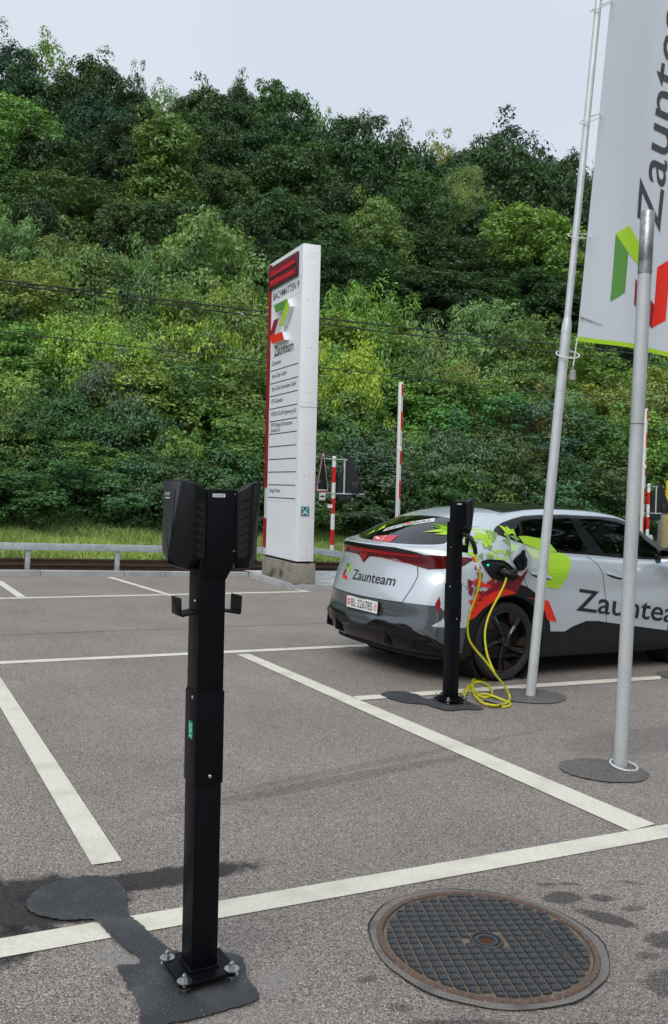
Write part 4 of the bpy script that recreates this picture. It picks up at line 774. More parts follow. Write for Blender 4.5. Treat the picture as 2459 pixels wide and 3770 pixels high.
p = pix(2382, 2000, 26); crossing_signal(p.x, p.y, .55, pix(2389, 1783, 26).z, 'red and white banded crossing signal post seen past the right-hand pole', False)
def barrier(px0, ytop, px1, ybot, dep, label):
    t = pix(px0, ytop, dep); b = pix(px1, ybot, dep); ax = (t - b).normalized(); zb = .35; base = b - ax * ((b.z - zb) / ax.z)
    e = empty('barrier_arm', base, R(28), up=ax, label=label, cat='barrier', group='raised level crossing barriers'); Lh = (t - base).length
    m = MB(); m.bbox(-.055, .025, -.035, .035, .55, Lh); m.build('boom', SWH, e, bevel=.006)
    z = Lh - .02; first = True
    while z > .8:
        for c, ln_ in ((REDW, .40 if not first else .26), (REFL, .34)):
            z1 = z - ln_; m = MB(); sl_ = .07
            m.add([(-.018, -.0375, z), (.0245, -.0375, z - sl_ * .5), (.0245, -.0375, z1 - sl_ * .5), (-.018, -.0375, z1)], [(0, 1, 2, 3)])
            m.add([(.0275, -.034, z - .03), (.0275, .034, z - .03 - sl_), (.0275, .034, z1 - .03 - sl_), (.0275, -.034, z1 - .03)], [(0, 1, 2, 3)])
            m.build('reflective_band', c, e); z = z1
        first = False
    m = MB(); m.bbox(-.058, .03, -.042, .038, Lh * .60, Lh * .60 + .10); m.build('boom_joint', SWH, e, bevel=.004)
    m = MB(); m.bbox(-.25, .2, -.2, .2, -.35, .62); m.build('drive_housing', GALV, e, bevel=.02)
barrier(1478, 1407, 1465, 1909, 19.5, 'raised red and white crossing barrier arm standing behind the car roof')
barrier(2380, 1505, 2363, 1955, 24.0, 'raised red and white crossing barrier arm half hidden behind the right-hand pole')
# yellow edged hazard board at the right edge
x0 = pix(2452, 1830, 27); hb = empty('hazard_board', (x0.x + .35, 27, .5), R(10), label='yellow edged grey cabinet with red and white hazard stripes at the right edge', cat='cabinet')
m = MB(); m.bbox(-.42, .5, 0, .3, 0, 1.42); m.build('cabinet_body', mat('cabinet_grey', (.42, .43, .42), .5, var=.08), hb, bevel=.02)
m = MB(); m.bbox(-.40, -.33, -.02, .02, .05, 2.05); m.build('yellow_edge', mat('hazard_yellow', (.62, .42, .02), .45), hb, bevel=.006)
m = MB(); m.bbox(-.33, .35, -.012, .0, 1.5, 2.05); m.build('upper_plate', mat('hazard_yellow', (.62, .42, .02), .45), hb)
for i in range(5):
    m = MB(); x = -.30 + i * .09; m.add([(x, -.004, .80), (x + .05, -.004, .80), (x + .17, -.004, 1.12), (x + .12, -.004, 1.12)], [(0, 1, 2, 3)]); m.build('hazard_stripe', (REDW, SWH)[i % 2], hb)
# ================================================================ FLAGPOLES AND FLAG
def ring(parent, c, r, t_, up_, nm, mm):
    M = Vector(up_).normalized().to_track_quat('Z', 'Y').to_matrix(); m = MB(); m.tube([Vector(c) + M @ Vector((r * math.cos(2 * math.pi * i / 28), r * math.sin(2 * math.pi * i / 28), 0)) for i in range(29)], t_, 7, cap=False); return m.build(nm, mm, parent, smooth=True)
RINGW = mat('white_plastic_ring', (.70, .71, .72), .45)
fpd = Vector((.033, -.004, 1)).normalized(); fb = (1.73, 7.51, 0)
fp_ = empty('flagpole', fb, 0, up=fpd, label='leaning aluminium flagpole carrying the white banner flag', cat='flagpole')
m = MB(); m.lathe([(.040, 0), (.040, 3.06)], 24); m.build('lower_tube', ALU, fp_, smooth=True)
m = MB(); m.lathe([(.0415, 3.04), (.0415, 3.07), (.036, 3.12), (.030, 3.16)], 24); m.build('joint_sleeve', ALU, fp_, smooth=True)
m = MB(); m.lathe([(.0285, 3.13), (.027, 6.7), (0, 6.72)], 20); m.build('upper_tube', ALU, fp_, smooth=True)
for z in (2.55, 2.92): m = MB(); m.lathe([(.0405, z), (.0405, z + .006)], 20); m.build('band', GALV, fp_)
fdir = Vector((math.cos(R(14)), math.sin(R(14)), 0))
flag = empty('banner_flag', tuple(Vector(fb) + fpd * 2.95 / fpd.z + fdir * .10), 0, label='large white banner flag with green and red logo and dark vertical lettering', cat='flag')
Fi = flag.matrix_world.inverted(); FZ0 = pix(2107, 1254, 7.55).z; FH = 3.7; FW = 1.30
def lean(z): return Vector((fb[0] + fpd.x / fpd.z * z, fb[1] + fpd.y / fpd.z * z, z))
def flag_pt(u, v, off=0.0):     # u across (m) from the hoist, v up (m) from the hem
    z = FZ0 + v; p = lean(z) + fdir * (.105 + u); n = Vector((fdir.y, -fdir.x, 0))
    wv = .035 * math.sin(u * 5.2 + v * .9) * min(1, u * 2.2) + .018 * math.sin(v * 2.3 + u * 3) * min(1, u * 3) + .05 * max(0, u - .75) * math.sin(v * 3 + 1)
    sag = -.035 * u - .06 * max(0, u - .55) ** 1.2 * (1 - v / FH)
    return Fi @ (p + n * (off + wv) + Vector((0, 0, sag)))
CLOTH = bpy.data.materials.new('flag_cloth'); CLOTH.use_nodes = True
_p = CLOTH.node_tree.nodes['Principled BSDF']; _p.inputs['Base Color'].default_value = (.78, .84, .92, 1); _p.inputs['Roughness'].default_value = .8
_t = CLOTH.node_tree.nodes.new('ShaderNodeBsdfTranslucent'); _t.inputs[0].default_value = (.60, .64, .70, 1); _x = CLOTH.node_tree.nodes.new('ShaderNodeMixShader'); _x.inputs[0].default_value = .35
CLOTH.node_tree.links.new(_p.outputs[0], _x.inputs[1]); CLOTH.node_tree.links.new(_t.outputs[0], _x.inputs[2]); CLOTH.node_tree.links.new(_x.outputs[0], CLOTH.node_tree.nodes['Material Output'].inputs[0])
def flag_grid(name, u0, u1, v0, v1, nu, nv, off, mm, parent):
    m = MB(); m.add([flag_pt(u0 + (u1 - u0) * i / nu, v0 + (v1 - v0) * j / nv, off) for j in range(nv + 1) for i in range(nu + 1)], [(j * (nu + 1) + i, j * (nu + 1) + i + 1, (j + 1) * (nu + 1) + i + 1, (j + 1) * (nu + 1) + i) for j in range(nv) for i in range(nu)]); return m.build(name, mm, parent, smooth=True)
cl = flag_grid('cloth', 0, FW, 0, FH, 40, 90, 0, CLOTH, flag)
flag_grid('lime_hem', 0, FW, -.006, .032, 40, 2, .003, PRINT['lg'], flag)
# one dirty scuff near the lower hoist corner
def soft_clip_grid(poly, cell=.03):
    out = []
    for t in tessellate_polygon([[Vector((x, y, 0)) for x, y in poly]]):
        tri = [poly[i] for i in t]; x0, x1 = min(p[0] for p in tri), max(p[0] for p in tri); y0, y1 = min(p[1] for p in tri), max(p[1] for p in tri)
        for i in range(int(math.floor(x0 / cell)), int(math.floor(x1 / cell)) + 1):
            for j in range(int(math.floor(y0 / cell)), int(math.floor(y1 / cell)) + 1):
                pl_ = tri
                for ax, s_, lim in ((0, 1, i * cell), (0, -1, (i + 1) * cell), (1, 1, j * cell), (1, -1, (j + 1) * cell)):
                    o_ = []
                    for k in range(len(pl_)):
                        a, b = pl_[k], pl_[(k + 1) % len(pl_)]; da, db = s_ * (a[ax] - lim), s_ * (b[ax] - lim)
                        if da >= 0: o_.append(a)
                        if (da > 0) != (db > 0) and abs(da - db) > 1e-12: w_ = da / (da - db); o_.append((a[0] + (b[0] - a[0]) * w_, a[1] + (b[1] - a[1]) * w_))
                    pl_ = o_
                    if len(pl_) < 3: break
                if len(pl_) >= 3: out.append(pl_)
    return out
def flag_poly(name, poly, mm, off=.004):
    m = MB()
    for c in soft_clip_grid(poly, .05): m.add([flag_pt(x, y, off) for x, y in c], [tuple(range(len(c)))])
    return m.build(name, mm, flag)
LGX, LGY, LSC = .245, .20, .00090     # logo turned to read upwards: text x -> up, text y -> towards the hoist
for k_, poly in LOGO: flag_poly('logo_block', [(LGX + (583 - y) * LSC * 1.13, LGY + x * LSC) for x, y in poly], PRINT[k_])
me = text_mesh('Zaunteam', .60, bold=.003, width=2.30, shear=.15); me.materials.clear(); me.materials.append(mat('flag_ink', (.055, .06, .075), .7)); bm = bmesh.new(); bm.from_mesh(me)
bmesh.ops.subdivide_edges(bm, edges=[e for e in bm.edges if e.calc_length() > .1], cuts=2); bmesh.ops.triangulate(bm, faces=bm.faces); bm.to_mesh(me); bm.free()
for v in me.vertices: v.co = flag_pt(.44 + (.43 - v.co.y) * .60, 1.02 + v.co.x, .005)
o = bpy.data.objects.new('flag_lettering', me); COL.objects.link(o); o.parent = flag
m = MB(); rgf = random.Random(6)
for i in range(46):
    u0 = .01 + i * .0045; v0 = .20 - i * .0012 + rgf.uniform(-.006, .006); l_ = rgf.uniform(.02, .05) * (1 - i / 60); m.add([flag_pt(u0, v0, .005), flag_pt(u0 + .0035, v0, .005), flag_pt(u0 + .001, v0 - l_, .005)], [(0, 1, 2)])
m.build('dirt_scuff', mat('scuff_grey', (.12, .13, .15), .8), flag)
for z, dv_, tl in ((5.72, .0, .5), (4.80, .0, .5), (3.84, .0, .25), (2.86, .0, -.2)):
    c = lean(z) + fdir * .035
    rr = ring(flag, Fi @ c, .095, .0045 if z > 3 else .006, (-.45 if z > 4 else .0, -.42, .8), 'halyard_ring', RINGW)
    if z > 2.9: m = MB(); m.tube([Fi @ (c + fdir * .08 + Vector((0, 0, .02))), Fi @ (c + fdir * .10 + Vector((0, 0, .05)))], .004, 6); m.build('clip', GALV, rr)
wt = lean(2.72) + fdir * .09 + Vector((0, -.02, 0)); Wi = Fi
m = MB(); m.lathe([(0, -.075), (.026, -.07), (.027, .0), (.022, .006), (.008, .012), (.006, .05)], 16, c=Wi @ wt); wo = m.build('flag_weight', mat('weight_grey', (.36, .35, .32), .6, var=.15, vscale=30), flag, smooth=True)
m = MB(); m.tube([Wi @ (wt + Vector((0, 0, .05))), Wi @ (lean(2.86) + fdir * .10), flag_pt(.0, .02)], .006, 6); m.build('tether', RINGW, wo, smooth=True)
pd2 = Vector((-.017, -.004, 1)).normalized()
p2 = empty('bare_pole', (1.87, 5.58, 0), 0, up=pd2, label='bare weathered aluminium pole stump without a flag at the right', cat='pole')
ALU2 = spk_mat('weathered_aluminium', (.52, .555, .575), (.62, .65, .665), 90, None, .42, (1.6, (.44, .47, .48), .5, .7)); ALU2.node_tree.nodes['Principled BSDF'].inputs['Metallic'].default_value = .30
ALU3 = spk_mat('bare_aluminium', (.26, .26, .26), (.42, .42, .41), 60, None, .38, (5, (.13, .13, .13), .48, .64)); ALU3.node_tree.nodes['Principled BSDF'].inputs['Metallic'].default_value = .75
m = MB(); m.lathe([(.0415, 0), (.0415, 3.05)], 28); m.build('tube', ALU2, p2, smooth=True)
m = MB(); m.lathe([(.0425, 3.05), (.0425, 3.43), (.039, 3.435), (.038, 3.40), (0, 3.395)], 28); m.build('bare_top', ALU3, p2, smooth=60)
m = MB(); m.lathe([(.0418, 2.13), (.0418, 2.136)], 28); m.build('scratch_ring', mat('scratch', (.10, .11, .11), .6), p2)
rr = ring(p2, (.02, -.01, .018), .083, .0065, (.10, -.12, 1), 'fallen_ring', RINGW)
# ================================================================ OVERHEAD WIRES
WIRE = mat('overhead_wire', (.02, .02, .021), .5)
def wire(y0, y1, b0, b1, sag, r_, label):
    p, q = Vector(ray_b(-60, y0, b0)), Vector(ray_b(1610, y1, b1)); d = (q - p) * .35; p -= d; q += d
    pts = [p.lerp(q, i / 30) - Vector((0, 0, sag * 4 * (i / 30) * (1 - i / 30) - sag)) for i in range(31)]
    e = empty('overhead_wire', p, label=label, cat='wire'); I_ = e.matrix_world.inverted()
    m = MB(); m.tube([I_ @ v for v in pts], r_, 5); st = m.build('strand', WIRE, e, smooth=True)
    k = (vrg.uniform(.33, .40)); c = p.lerp(q, k) - Vector((0, 0, sag * 4 * k * (1 - k) - sag)); m = MB(); m.lathe([(0, -.03), (.03, -.02), (.03, .02), (0, .03)], 8, c=I_ @ c); m.build('clamp', GALV, st)
wire(648, 838, 18.6, 18.6, .10, .017, 'upper overhead wire of the thick pair crossing in front of the bushes'); wire(655, 858, 18.75, 18.75, .10, .015, 'lower overhead wire of the thick pair crossing in front of the bushes')
wire(768, 948, 16.1, 16.1, .08, .010, 'single thin contact wire below the thick pair of wires')
# ================================================================ CAR
SILV = mat('silver_blue_paint', (.60, .665, .725), .32, .30, coat=1.0)
CLAD = mat('dark_cladding', (.011, .012, .014), .42, var=.08, vscale=8, spec=.3)
GREYP = mat('graphite_paint', (.085, .10, .115), .22, .35, coat=1.0)
GLOSSB = mat('gloss_black', (.005, .005, .006), .16, spec=.35)
LAMP = mat('dark_red_lamp', (.085, .001, .003), .12, coat=.4, spec=.35); LAMPB = mat('bright_red_lamp', (.34, .004, .006), .2, coat=.3, spec=.3)
TRIM = mat('satin_black_trim', (.010, .011, .012), .25)
LINER = mat('wheel_well', (.006, .006, .006), .9)
def glass_mat(name, tint, refl=.06):
    m = bpy.data.materials.new(name); m.use_nodes = True; nt = m.node_tree; L = nt.links; nt.nodes.remove(nt.nodes['Principled BSDF'])
    t = N(m, 'ShaderNodeBsdfTransparent'); t.inputs[0].default_value = (*tint, 1); g = N(m, 'ShaderNodeBsdfGlossy'); g.inputs['Roughness'].default_value = .015; g.inputs[0].default_value = (.95, .97, 1, 1)
    fr = N(m, 'ShaderNodeFresnel'); fr.inputs['IOR'].default_value = 1.55; x = N(m, 'ShaderNodeMixShader'); L.new(fr.outputs[0], x.inputs[0]); L.new(t.outputs[0], x.inputs[1]); L.new(g.outputs[0], x.inputs[2]); L.new(x.outputs[0], nt.nodes['Material Output'].inputs[0]); return m
GL_D = glass_mat('privacy_glass', (.035, .038, .042)); GL_F = glass_mat('front_glass', (.42, .47, .46))
CTRL = [  # one curve per line, rear centre -> side -> front centre
 [(-.84,0,.23),(-.83,.3,.23),(-.79,.56,.23),(-.73,.70,.23),(-.62,.80,.225),(-.46,.855,.215),(-.25,.865,.20),(0,.868,.195),(.35,.868,.19),(.75,.868,.19),(1.2,.868,.19),(1.65,.868,.19),(2.1,.868,.19),(2.5,.868,.19),(2.85,.86,.195),(3.25,.81,.20),(3.48,.62,.20),(3.60,.34,.20),(3.63,0,.20)],
 [(-.92,0,.30),(-.91,.3,.30),(-.87,.56,.30),(-.80,.73,.295),(-.68,.84,.285),(-.48,.895,.275),(-.25,.908,.26),(0,.91,.25),(.35,.91,.245),(.75,.908,.24),(1.2,.908,.24),(1.65,.908,.24),(2.1,.908,.24),(2.5,.91,.245),(2.85,.905,.26),(3.25,.86,.27),(3.52,.68,.28),(3.66,.37,.28),(3.69,0,.28)],
 [(-.978,0,.455),(-.968,.3,.46),(-.925,.56,.465),(-.835,.75,.465),(-.705,.865,.465),(-.48,.92,.465),(-.25,.932,.465),(0,.933,.465),(.35,.93,.46),(.75,.918,.46),(1.2,.915,.46),(1.65,.915,.46),(2.1,.918,.46),(2.5,.93,.46),(2.85,.926,.46),(3.25,.885,.46),(3.56,.71,.46),(3.71,.37,.46),(3.74,0,.46)],
 [(-.952,0,.55),(-.938,.3,.55),(-.898,.56,.55),(-.818,.745,.55),(-.698,.86,.55),(-.48,.918,.55),(-.25,.932,.55),(0,.935,.55),(.35,.931,.55),(.75,.922,.55),(1.2,.92,.55),(1.65,.92,.55),(2.1,.923,.55),(2.5,.932,.55),(2.85,.928,.55),(3.25,.885,.55),(3.57,.71,.55),(3.72,.37,.55),(3.75,0,.55)],
 [(-.985,0,.675),(-.962,.3,.675),(-.902,.56,.675),(-.803,.74,.675),(-.683,.855,.675),(-.48,.913,.675),(-.25,.932,.675),(0,.935,.675),(.35,.928,.675),(.75,.92,.675),(1.2,.918,.675),(1.65,.918,.675),(2.1,.922,.675),(2.5,.93,.675),(2.85,.928,.675),(3.25,.88,.665),(3.57,.70,.65),(3.72,.36,.64),(3.75,0,.64)],
 [(-.965,0,.84),(-.935,.3,.84),(-.857,.56,.84),(-.765,.73,.84),(-.655,.84,.84),(-.47,.90,.84),(-.25,.925,.84),(0,.931,.84),(.35,.920,.84),(.75,.908,.835),(1.2,.905,.83),(1.65,.905,.825),(2.1,.91,.82),(2.5,.92,.815),(2.85,.918,.81),(3.25,.865,.78),(3.55,.68,.73),(3.70,.36,.71),(3.73,0,.71)],
 [(-.955,0,1.0),(-.915,.3,1.0),(-.815,.56,.99),(-.718,.72,.985),(-.62,.82,.985),(-.455,.885,1.0),(-.25,.915,1.005),(0,.922,1.0),(.35,.913,.99),(.75,.906,.98),(1.2,.904,.97),(1.65,.904,.965),(2.1,.904,.96),(2.5,.907,.95),(2.85,.90,.93),(3.25,.84,.88),(3.52,.66,.80),(3.66,.36,.78),(3.69,0,.78)],
 [(-.965,0,1.132),(-.923,.3,1.132),(-.820,.55,1.128),(-.715,.70,1.124),(-.61,.79,1.12),(-.43,.848,1.12),(-.22,.868,1.12),(0,.876,1.112),(.35,.874,1.09),(.75,.872,1.07),(1.2,.872,1.055),(1.65,.872,1.045),(2.1,.868,1.04),(2.5,.858,1.03),(2.85,.83,1.02),(3.25,.76,.97),(3.48,.60,.90),(3.58,.34,.88),(3.61,0,.88)],
 [(-.85,0,1.160),(-.81,.3,1.160),(-.715,.52,1.170),(-.62,.645,1.185),(-.51,.715,1.21),(-.37,.762,1.24),(-.20,.79,1.255),(0,.812,1.245),(.35,.824,1.195),(.75,.826,1.148),(1.2,.826,1.128),(1.65,.826,1.108),(2.1,.82,1.094),(2.5,.80,1.082),(2.75,.66,1.08),(2.85,.5,1.09),(2.90,.3,1.10),(2.92,.15,1.10),(2.93,0,1.10)],
 [(-.40,0,1.352),(-.385,.26,1.347),(-.345,.47,1.338),(-.31,.585,1.332),(-.24,.655,1.345),(-.13,.70,1.362),(.0,.725,1.375),(.16,.74,1.385),(.45,.748,1.372),(.80,.753,1.352),(1.2,.753,1.342),(1.58,.75,1.332),(1.93,.735,1.318),(2.18,.705,1.30),(2.30,.585,1.315),(2.34,.45,1.33),(2.36,.28,1.34),(2.37,.14,1.345),(2.375,0,1.347)],
 [(.06,0,1.500),(.055,.2,1.496),(.045,.40,1.484),(.03,.52,1.468),(.05,.58,1.462),(.12,.62,1.47),(.22,.64,1.486),(.33,.65,1.503),(.56,.655,1.522),(.86,.66,1.535),(1.2,.66,1.538),(1.5,.655,1.533),(1.74,.64,1.515),(1.84,.60,1.503),(1.83,.50,1.516),(1.80,.40,1.528),(1.78,.26,1.535),(1.77,.13,1.54),(1.765,0,1.542)],
 [(.35,0,1.556),(.35,.15,1.553),(.34,.28,1.546),(.34,.36,1.538),(.36,.42,1.533),(.40,.45,1.540),(.46,.46,1.549),(.53,.465,1.558),(.67,.465,1.571),(.89,.465,1.583),(1.2,.465,1.587),(1.42,.455,1.580),(1.58,.43,1.566),(1.62,.40,1.560),(1.61,.33,1.565),(1.59,.26,1.569),(1.57,.18,1.573),(1.56,.09,1.575),(1.555,0,1.576)],
 [(.62,0,1.583),(.62,0,1.583),(.62,0,1.583),(.62,0,1.583),(.64,0,1.584),(.67,0,1.586),(.70,0,1.587),(.74,0,1.589),(.82,0,1.592),(.94,0,1.595),(1.1,0,1.597),(1.2,0,1.596),(1.28,0,1.594),(1.30,0,1.593),(1.30,0,1.593),(1.30,0,1.593),(1.30,0,1.593),(1.30,0,1.593),(1.30,0,1.593)]]
CT = np.array(CTRL); nL, nS = CT.shape[:2]
def crom(Pc, sub, mono_axis=None):      # non-uniform Catmull-Rom along axis 0
    n = len(Pc); d = np.linalg.norm(np.diff(Pc, axis=0), axis=-1); d = np.maximum(d.reshape(n - 1, -1).mean(1), 1e-4); t = np.concatenate([[0], np.cumsum(d)])
    m = np.empty_like(Pc)
    sl = (Pc[1:] - Pc[:-1]) / d[:, None, None]
    m[0] = sl[0]; m[-1] = sl[-1]
    for i in range(1, n - 1): m[i] = (sl[i - 1] * d[i] + sl[i] * d[i - 1]) / (d[i] + d[i - 1])
    out = []; par = []
    for i in range(n - 1):
        for j in range(sub):
            u = j / sub; h00 = 2 * u ** 3 - 3 * u ** 2 + 1; h10 = u ** 3 - 2 * u ** 2 + u; h01 = -2 * u ** 3 + 3 * u ** 2; h11 = u ** 3 - u ** 2
            out.append(h00 * Pc[i] + h10 * d[i] * m[i] + h01 * Pc[i + 1] + h11 * d[i] * m[i + 1]); par.append(i + u)
    out.append(Pc[-1]); par.append(n - 1); return np.array(out), np.array(par)
SUBS, SUBL = 8, 6
# mirror-extend across the centre line so curves leave it square
ext = np.concatenate([CT[:, 1:2] * [1, -1, 1], CT, CT[:, -2:-1] * [1, -1, 1]], 1)
g1, ps = crom(ext.transpose(1, 0, 2), SUBS); ps = ps - 1; keep = (ps >= -1e-9) & (ps <= nS - 1 + 1e-9); g1 = g1[keep]; ps = ps[keep]; g1[0, :, 1] = 0; g1[-1, :, 1] = 0
g2, pl_ = crom(g1.transpose(1, 0, 2), SUBL); g2[:, :, 1] = np.maximum(g2[:, :, 1], 0)
GV = g2; nl, ns = GV.shape[:2]
du_ = np.gradient(GV, axis=1); dv_ = np.gradient(GV, axis=0); nrm = np.cross(du_, dv_); ln0 = np.linalg.norm(nrm, axis=-1, keepdims=True); nrm = nrm / np.maximum(ln0, 1e-12)
ctr = np.array([1.3, 0, .8]); sg_ = np.sign(np.sum(nrm * (GV - ctr), -1, keepdims=True)); nrm *= np.where(sg_ == 0, 1, sg_); nrm[ln0[..., 0] < 1e-9] = (0, 0, 1)
nrm[:, 0, 1] = 0; nrm[:, -1, 1] = 0; nrm[-1] = (0, 0, 1)
lamp_lv = 6 * SUBL; arc = np.concatenate([[0], np.cumsum(np.linalg.norm(np.diff(GV[lamp_lv, :, :2], axis=0), axis=1))])
def u_of_y(y): k = np.argmax(GV[lamp_lv, :, 1] >= y - 1e-6); return float(np.interp(y, GV[lamp_lv, :k + 1, 1], arc[:k + 1]))
def u_of_x(x): k0 = 4 * SUBS; return float(np.interp(x, GV[lamp_lv, k0:12 * SUBS, 0], arc[k0:12 * SUBS]))
# vertex rows: x y z nx ny nz s l u
SS, LL = np.meshgrid(ps, pl_); UU = np.meshgrid(arc, pl_)[0]
VV = [list(r) for r in np.concatenate([GV.reshape(-1, 3), nrm.reshape(-1, 3), SS.reshape(-1, 1), LL.reshape(-1, 1), UU.reshape(-1, 1)], 1)]
FF = [((i * ns + j, i * ns + j + 1, (i + 1) * ns + j + 1, (i + 1) * ns + j), 'paint') for i in range(nl - 1) for j in range(ns - 1)]
BASE_F = [f for f, _ in FF]
def sdf_poly(P, poly):
    P = np.asarray(P); poly = np.asarray(poly, float); n = len(poly); d = np.full(len(P), 1e9); s = np.ones(len(P))
    for i in range(n):
        a, b = poly[i], poly[(i + 1) % n]; e = b - a; w_ = P - a; t = np.clip((w_ @ e) / (e @ e + 1e-12), 0, 1); q = w_ - t[:, None] * e; d = np.minimum(d, (q ** 2).sum(1))
        c1 = P[:, 1] >= a[1]; c2 = P[:, 1] < b[1]; c3 = e[0] * w_[:, 1] > e[1] * w_[:, 0]; s = np.where((c1 & c2 & c3) | (~c1 & ~c2 & ~c3), -s, s)
    return s * np.sqrt(d)
def cut(field, new, only=('paint',), srange=(0, 99), lrange=(0, 99)):
    global FF
    A = np.array(VV); f = field(A); f = np.where(np.abs(f) < 1e-6, 1e-6, f); f = list(f); S_ = A[:, 6]; L_ = A[:, 7]; cache = {}; out = []
    for fc, tg_ in FF:
        if tg_ not in only: out.append((fc, tg_)); continue
        sm = sum(VV[i][6] for i in fc) / len(fc); lm_ = sum(VV[i][7] for i in fc) / len(fc)
        if not (srange[0] <= sm <= srange[1] and lrange[0] <= lm_ <= lrange[1]): out.append((fc, tg_)); continue
        sg = [f[i] < 0 for i in fc]
        if all(sg): out.append((fc, new)); continue
        if not any(sg): out.append((fc, tg_)); continue
        ins, outs = [], []
        for k in range(len(fc)):
            a, b = fc[k], fc[(k + 1) % len(fc)]
            (ins if f[a] < 0 else outs).append(a)
            if (f[a] < 0) != (f[b] < 0):
                key = (min(a, b), max(a, b))
                if key not in cache:
                    t = f[key[0]] / (f[key[0]] - f[key[1]]); v = [p_ + (q_ - p_) * t for p_, q_ in zip(VV[key[0]], VV[key[1]])]; VV.append(v); f.append(0.0); cache[key] = len(VV) - 1
                ins.append(cache[key]); outs.append(cache[key])
        if len(ins) >= 3: out.append((tuple(ins), new))
        if len(outs) >= 3: out.append((tuple(outs), tg_))
    FF = out
XZ = lambda A: A[:, [0, 2]]
UZ = lambda A: A[:, [8, 2]]
YZ = lambda A: A[:, [1, 2]]
circ = lambda cx, cz, r: (lambda A: np.hypot(A[:, 0] - cx, A[:, 2] - cz) - r)
SIDE = (4.3, 15.4)
AX2 = 2.766
for cx in (.03, AX2 + .0): cut(circ(cx, .355, .418), 'void', srange=SIDE, lrange=(0, 7.5))
# tail lamp
yu = u_of_y
lt = [(-.02, 1.118), (.16, 1.118), (.39, 1.115), (yu(.575), 1.102), (yu(.79), 1.108), (u_of_x(-.47), 1.105), (u_of_x(-.40), 1.094), (u_of_x(-.50), 1.030), (yu(.795), .998), (yu(.69), .980), (yu(.59), 1.000), (yu(.39), 1.046), (.085, 1.042), (.0, .972), (-.02, .972)]
cut(lambda A: sdf_poly(UZ(A), lt), 'lamp', srange=(0, 6.5), lrange=(4.8, 7.6))
cut(lambda A: sdf_poly(UZ(A), [(-.02, 1.115), (.39, 1.112), (yu(.575), 1.100), (yu(.66), 1.106), (yu(.60), 1.123), (.39, 1.145), (-.02, 1.148)]), 'lip', srange=(0, 6.5), lrange=(5.5, 7.9))
# bumper zones
gz = [(-.1, .668), (.22, .670), (yu(.575), .680), (yu(.80), .678), (yu(.835), .615), (yu(.815), .553), (yu(.77), .503), (yu(.85), .500), (3, .5), (3, 0), (-.1, 0)]
cut(lambda A: sdf_poly(UZ(A), gz), 'grey', srange=(0, 5.0), lrange=(0, 6))
dz = [(-.1, .415), (.115, .415), (.25, .484), (.62, .486), (yu(.77), .415), (yu(.855), .315), (u_of_x(-.40), .24), (4, .24), (4, 0), (-.1, 0)]
cut(lambda A: sdf_poly(UZ(A), dz), 'diffuser', only=('grey', 'paint'), srange=(0, 5.6), lrange=(0, 4))
cut(lambda A: sdf_poly(XZ(A), [(-1.2, .500), (-.30, .500), (-.30, 0), (-1.2, 0)]), 'clad', srange=(4.3, 7), lrange=(0, 4))
for cx in (.03, AX2): cut(circ(cx, .36, .525), 'clad', srange=SIDE, lrange=(0, 7.5))
cut(lambda A: sdf_poly(XZ(A), [(.45, .439), (.751, .426), (.831, .464), (1.03, .518), (1.2, .513), (1.31, .498), (2.244, .389), (2.6, .36), (2.6, 0), (.45, 0)]), 'clad', srange=SIDE, lrange=(0, 5))
cut(lambda A: A[:, 2] - .36, 'clad', srange=(12, 19), lrange=(0, 3))
# glass house
wo_ = [(-.075, 1.338), (-.03, 1.37), (.07, 1.418), (.20, 1.457), (.344, 1.488), (.57, 1.507), (.87, 1.520), (1.39, 1.521), (1.66, 1.513), (1.78, 1.488), (1.98, 1.418), (2.17, 1.333), (2.36, 1.230), (2.47, 1.15), (2.44, 1.098), (2.2, 1.104), (1.6, 1.118), (1.18, 1.14), (.75, 1.157), (.54, 1.172), (.40, 1.200), (.135, 1.258), (-.045, 1.308)]
cut(lambda A: sdf_poly(XZ(A), wo_), 'trim', srange=(4.0, 14.2), lrange=(7.3, 10.6))
inset = lambda f, d: (lambda A: f(A) + d)
q1 = [(-.02, 1.335), (.07, 1.395), (.20, 1.437), (.262, 1.455), (.222, 1.255), (.13, 1.277), (.0, 1.312)]
q2 = [(.296, 1.462), (.344, 1.470), (.57, 1.489), (.87, 1.502), (.935, 1.503), (1.115, 1.162), (.75, 1.176), (.55, 1.190), (.41, 1.217), (.255, 1.250)]
q3 = [(1.04, 1.504), (1.39, 1.504), (1.65, 1.496), (1.77, 1.470), (1.97, 1.398), (2.13, 1.325), (2.22, 1.125), (1.6, 1.137), (1.36, 1.148)]
for nm, q in (('glassq', q1), ('glassr', q2), ('glassf', q3)): cut((lambda qq: (lambda A: sdf_poly(XZ(A), qq)))(q), nm, only=('trim',))
cut(lambda A: np.maximum(np.maximum(A[:, 6] - 3.35 + .12 * (A[:, 7] - 8), 8.12 - A[:, 7]), A[:, 0] + .17), 'hatch', srange=(0, 4), lrange=(7.5, 10.6))
cut(lambda A: np.maximum(A[:, 6] - 3.05 + .12 * (A[:, 7] - 8), np.maximum(8.16 - A[:, 7], A[:, 0] + .185)), 'hglass', only=('hatch',))
cut(lambda A: np.maximum(np.maximum(14.3 - A[:, 6], 8.15 - A[:, 7]), A[:, 7] - 9.95), 'screen', srange=(13.5, 19), lrange=(8, 10.2))
cut(lambda A: np.maximum(10.55 - A[:, 7], .22 - A[:, 0]), 'roof', lrange=(10, 13))
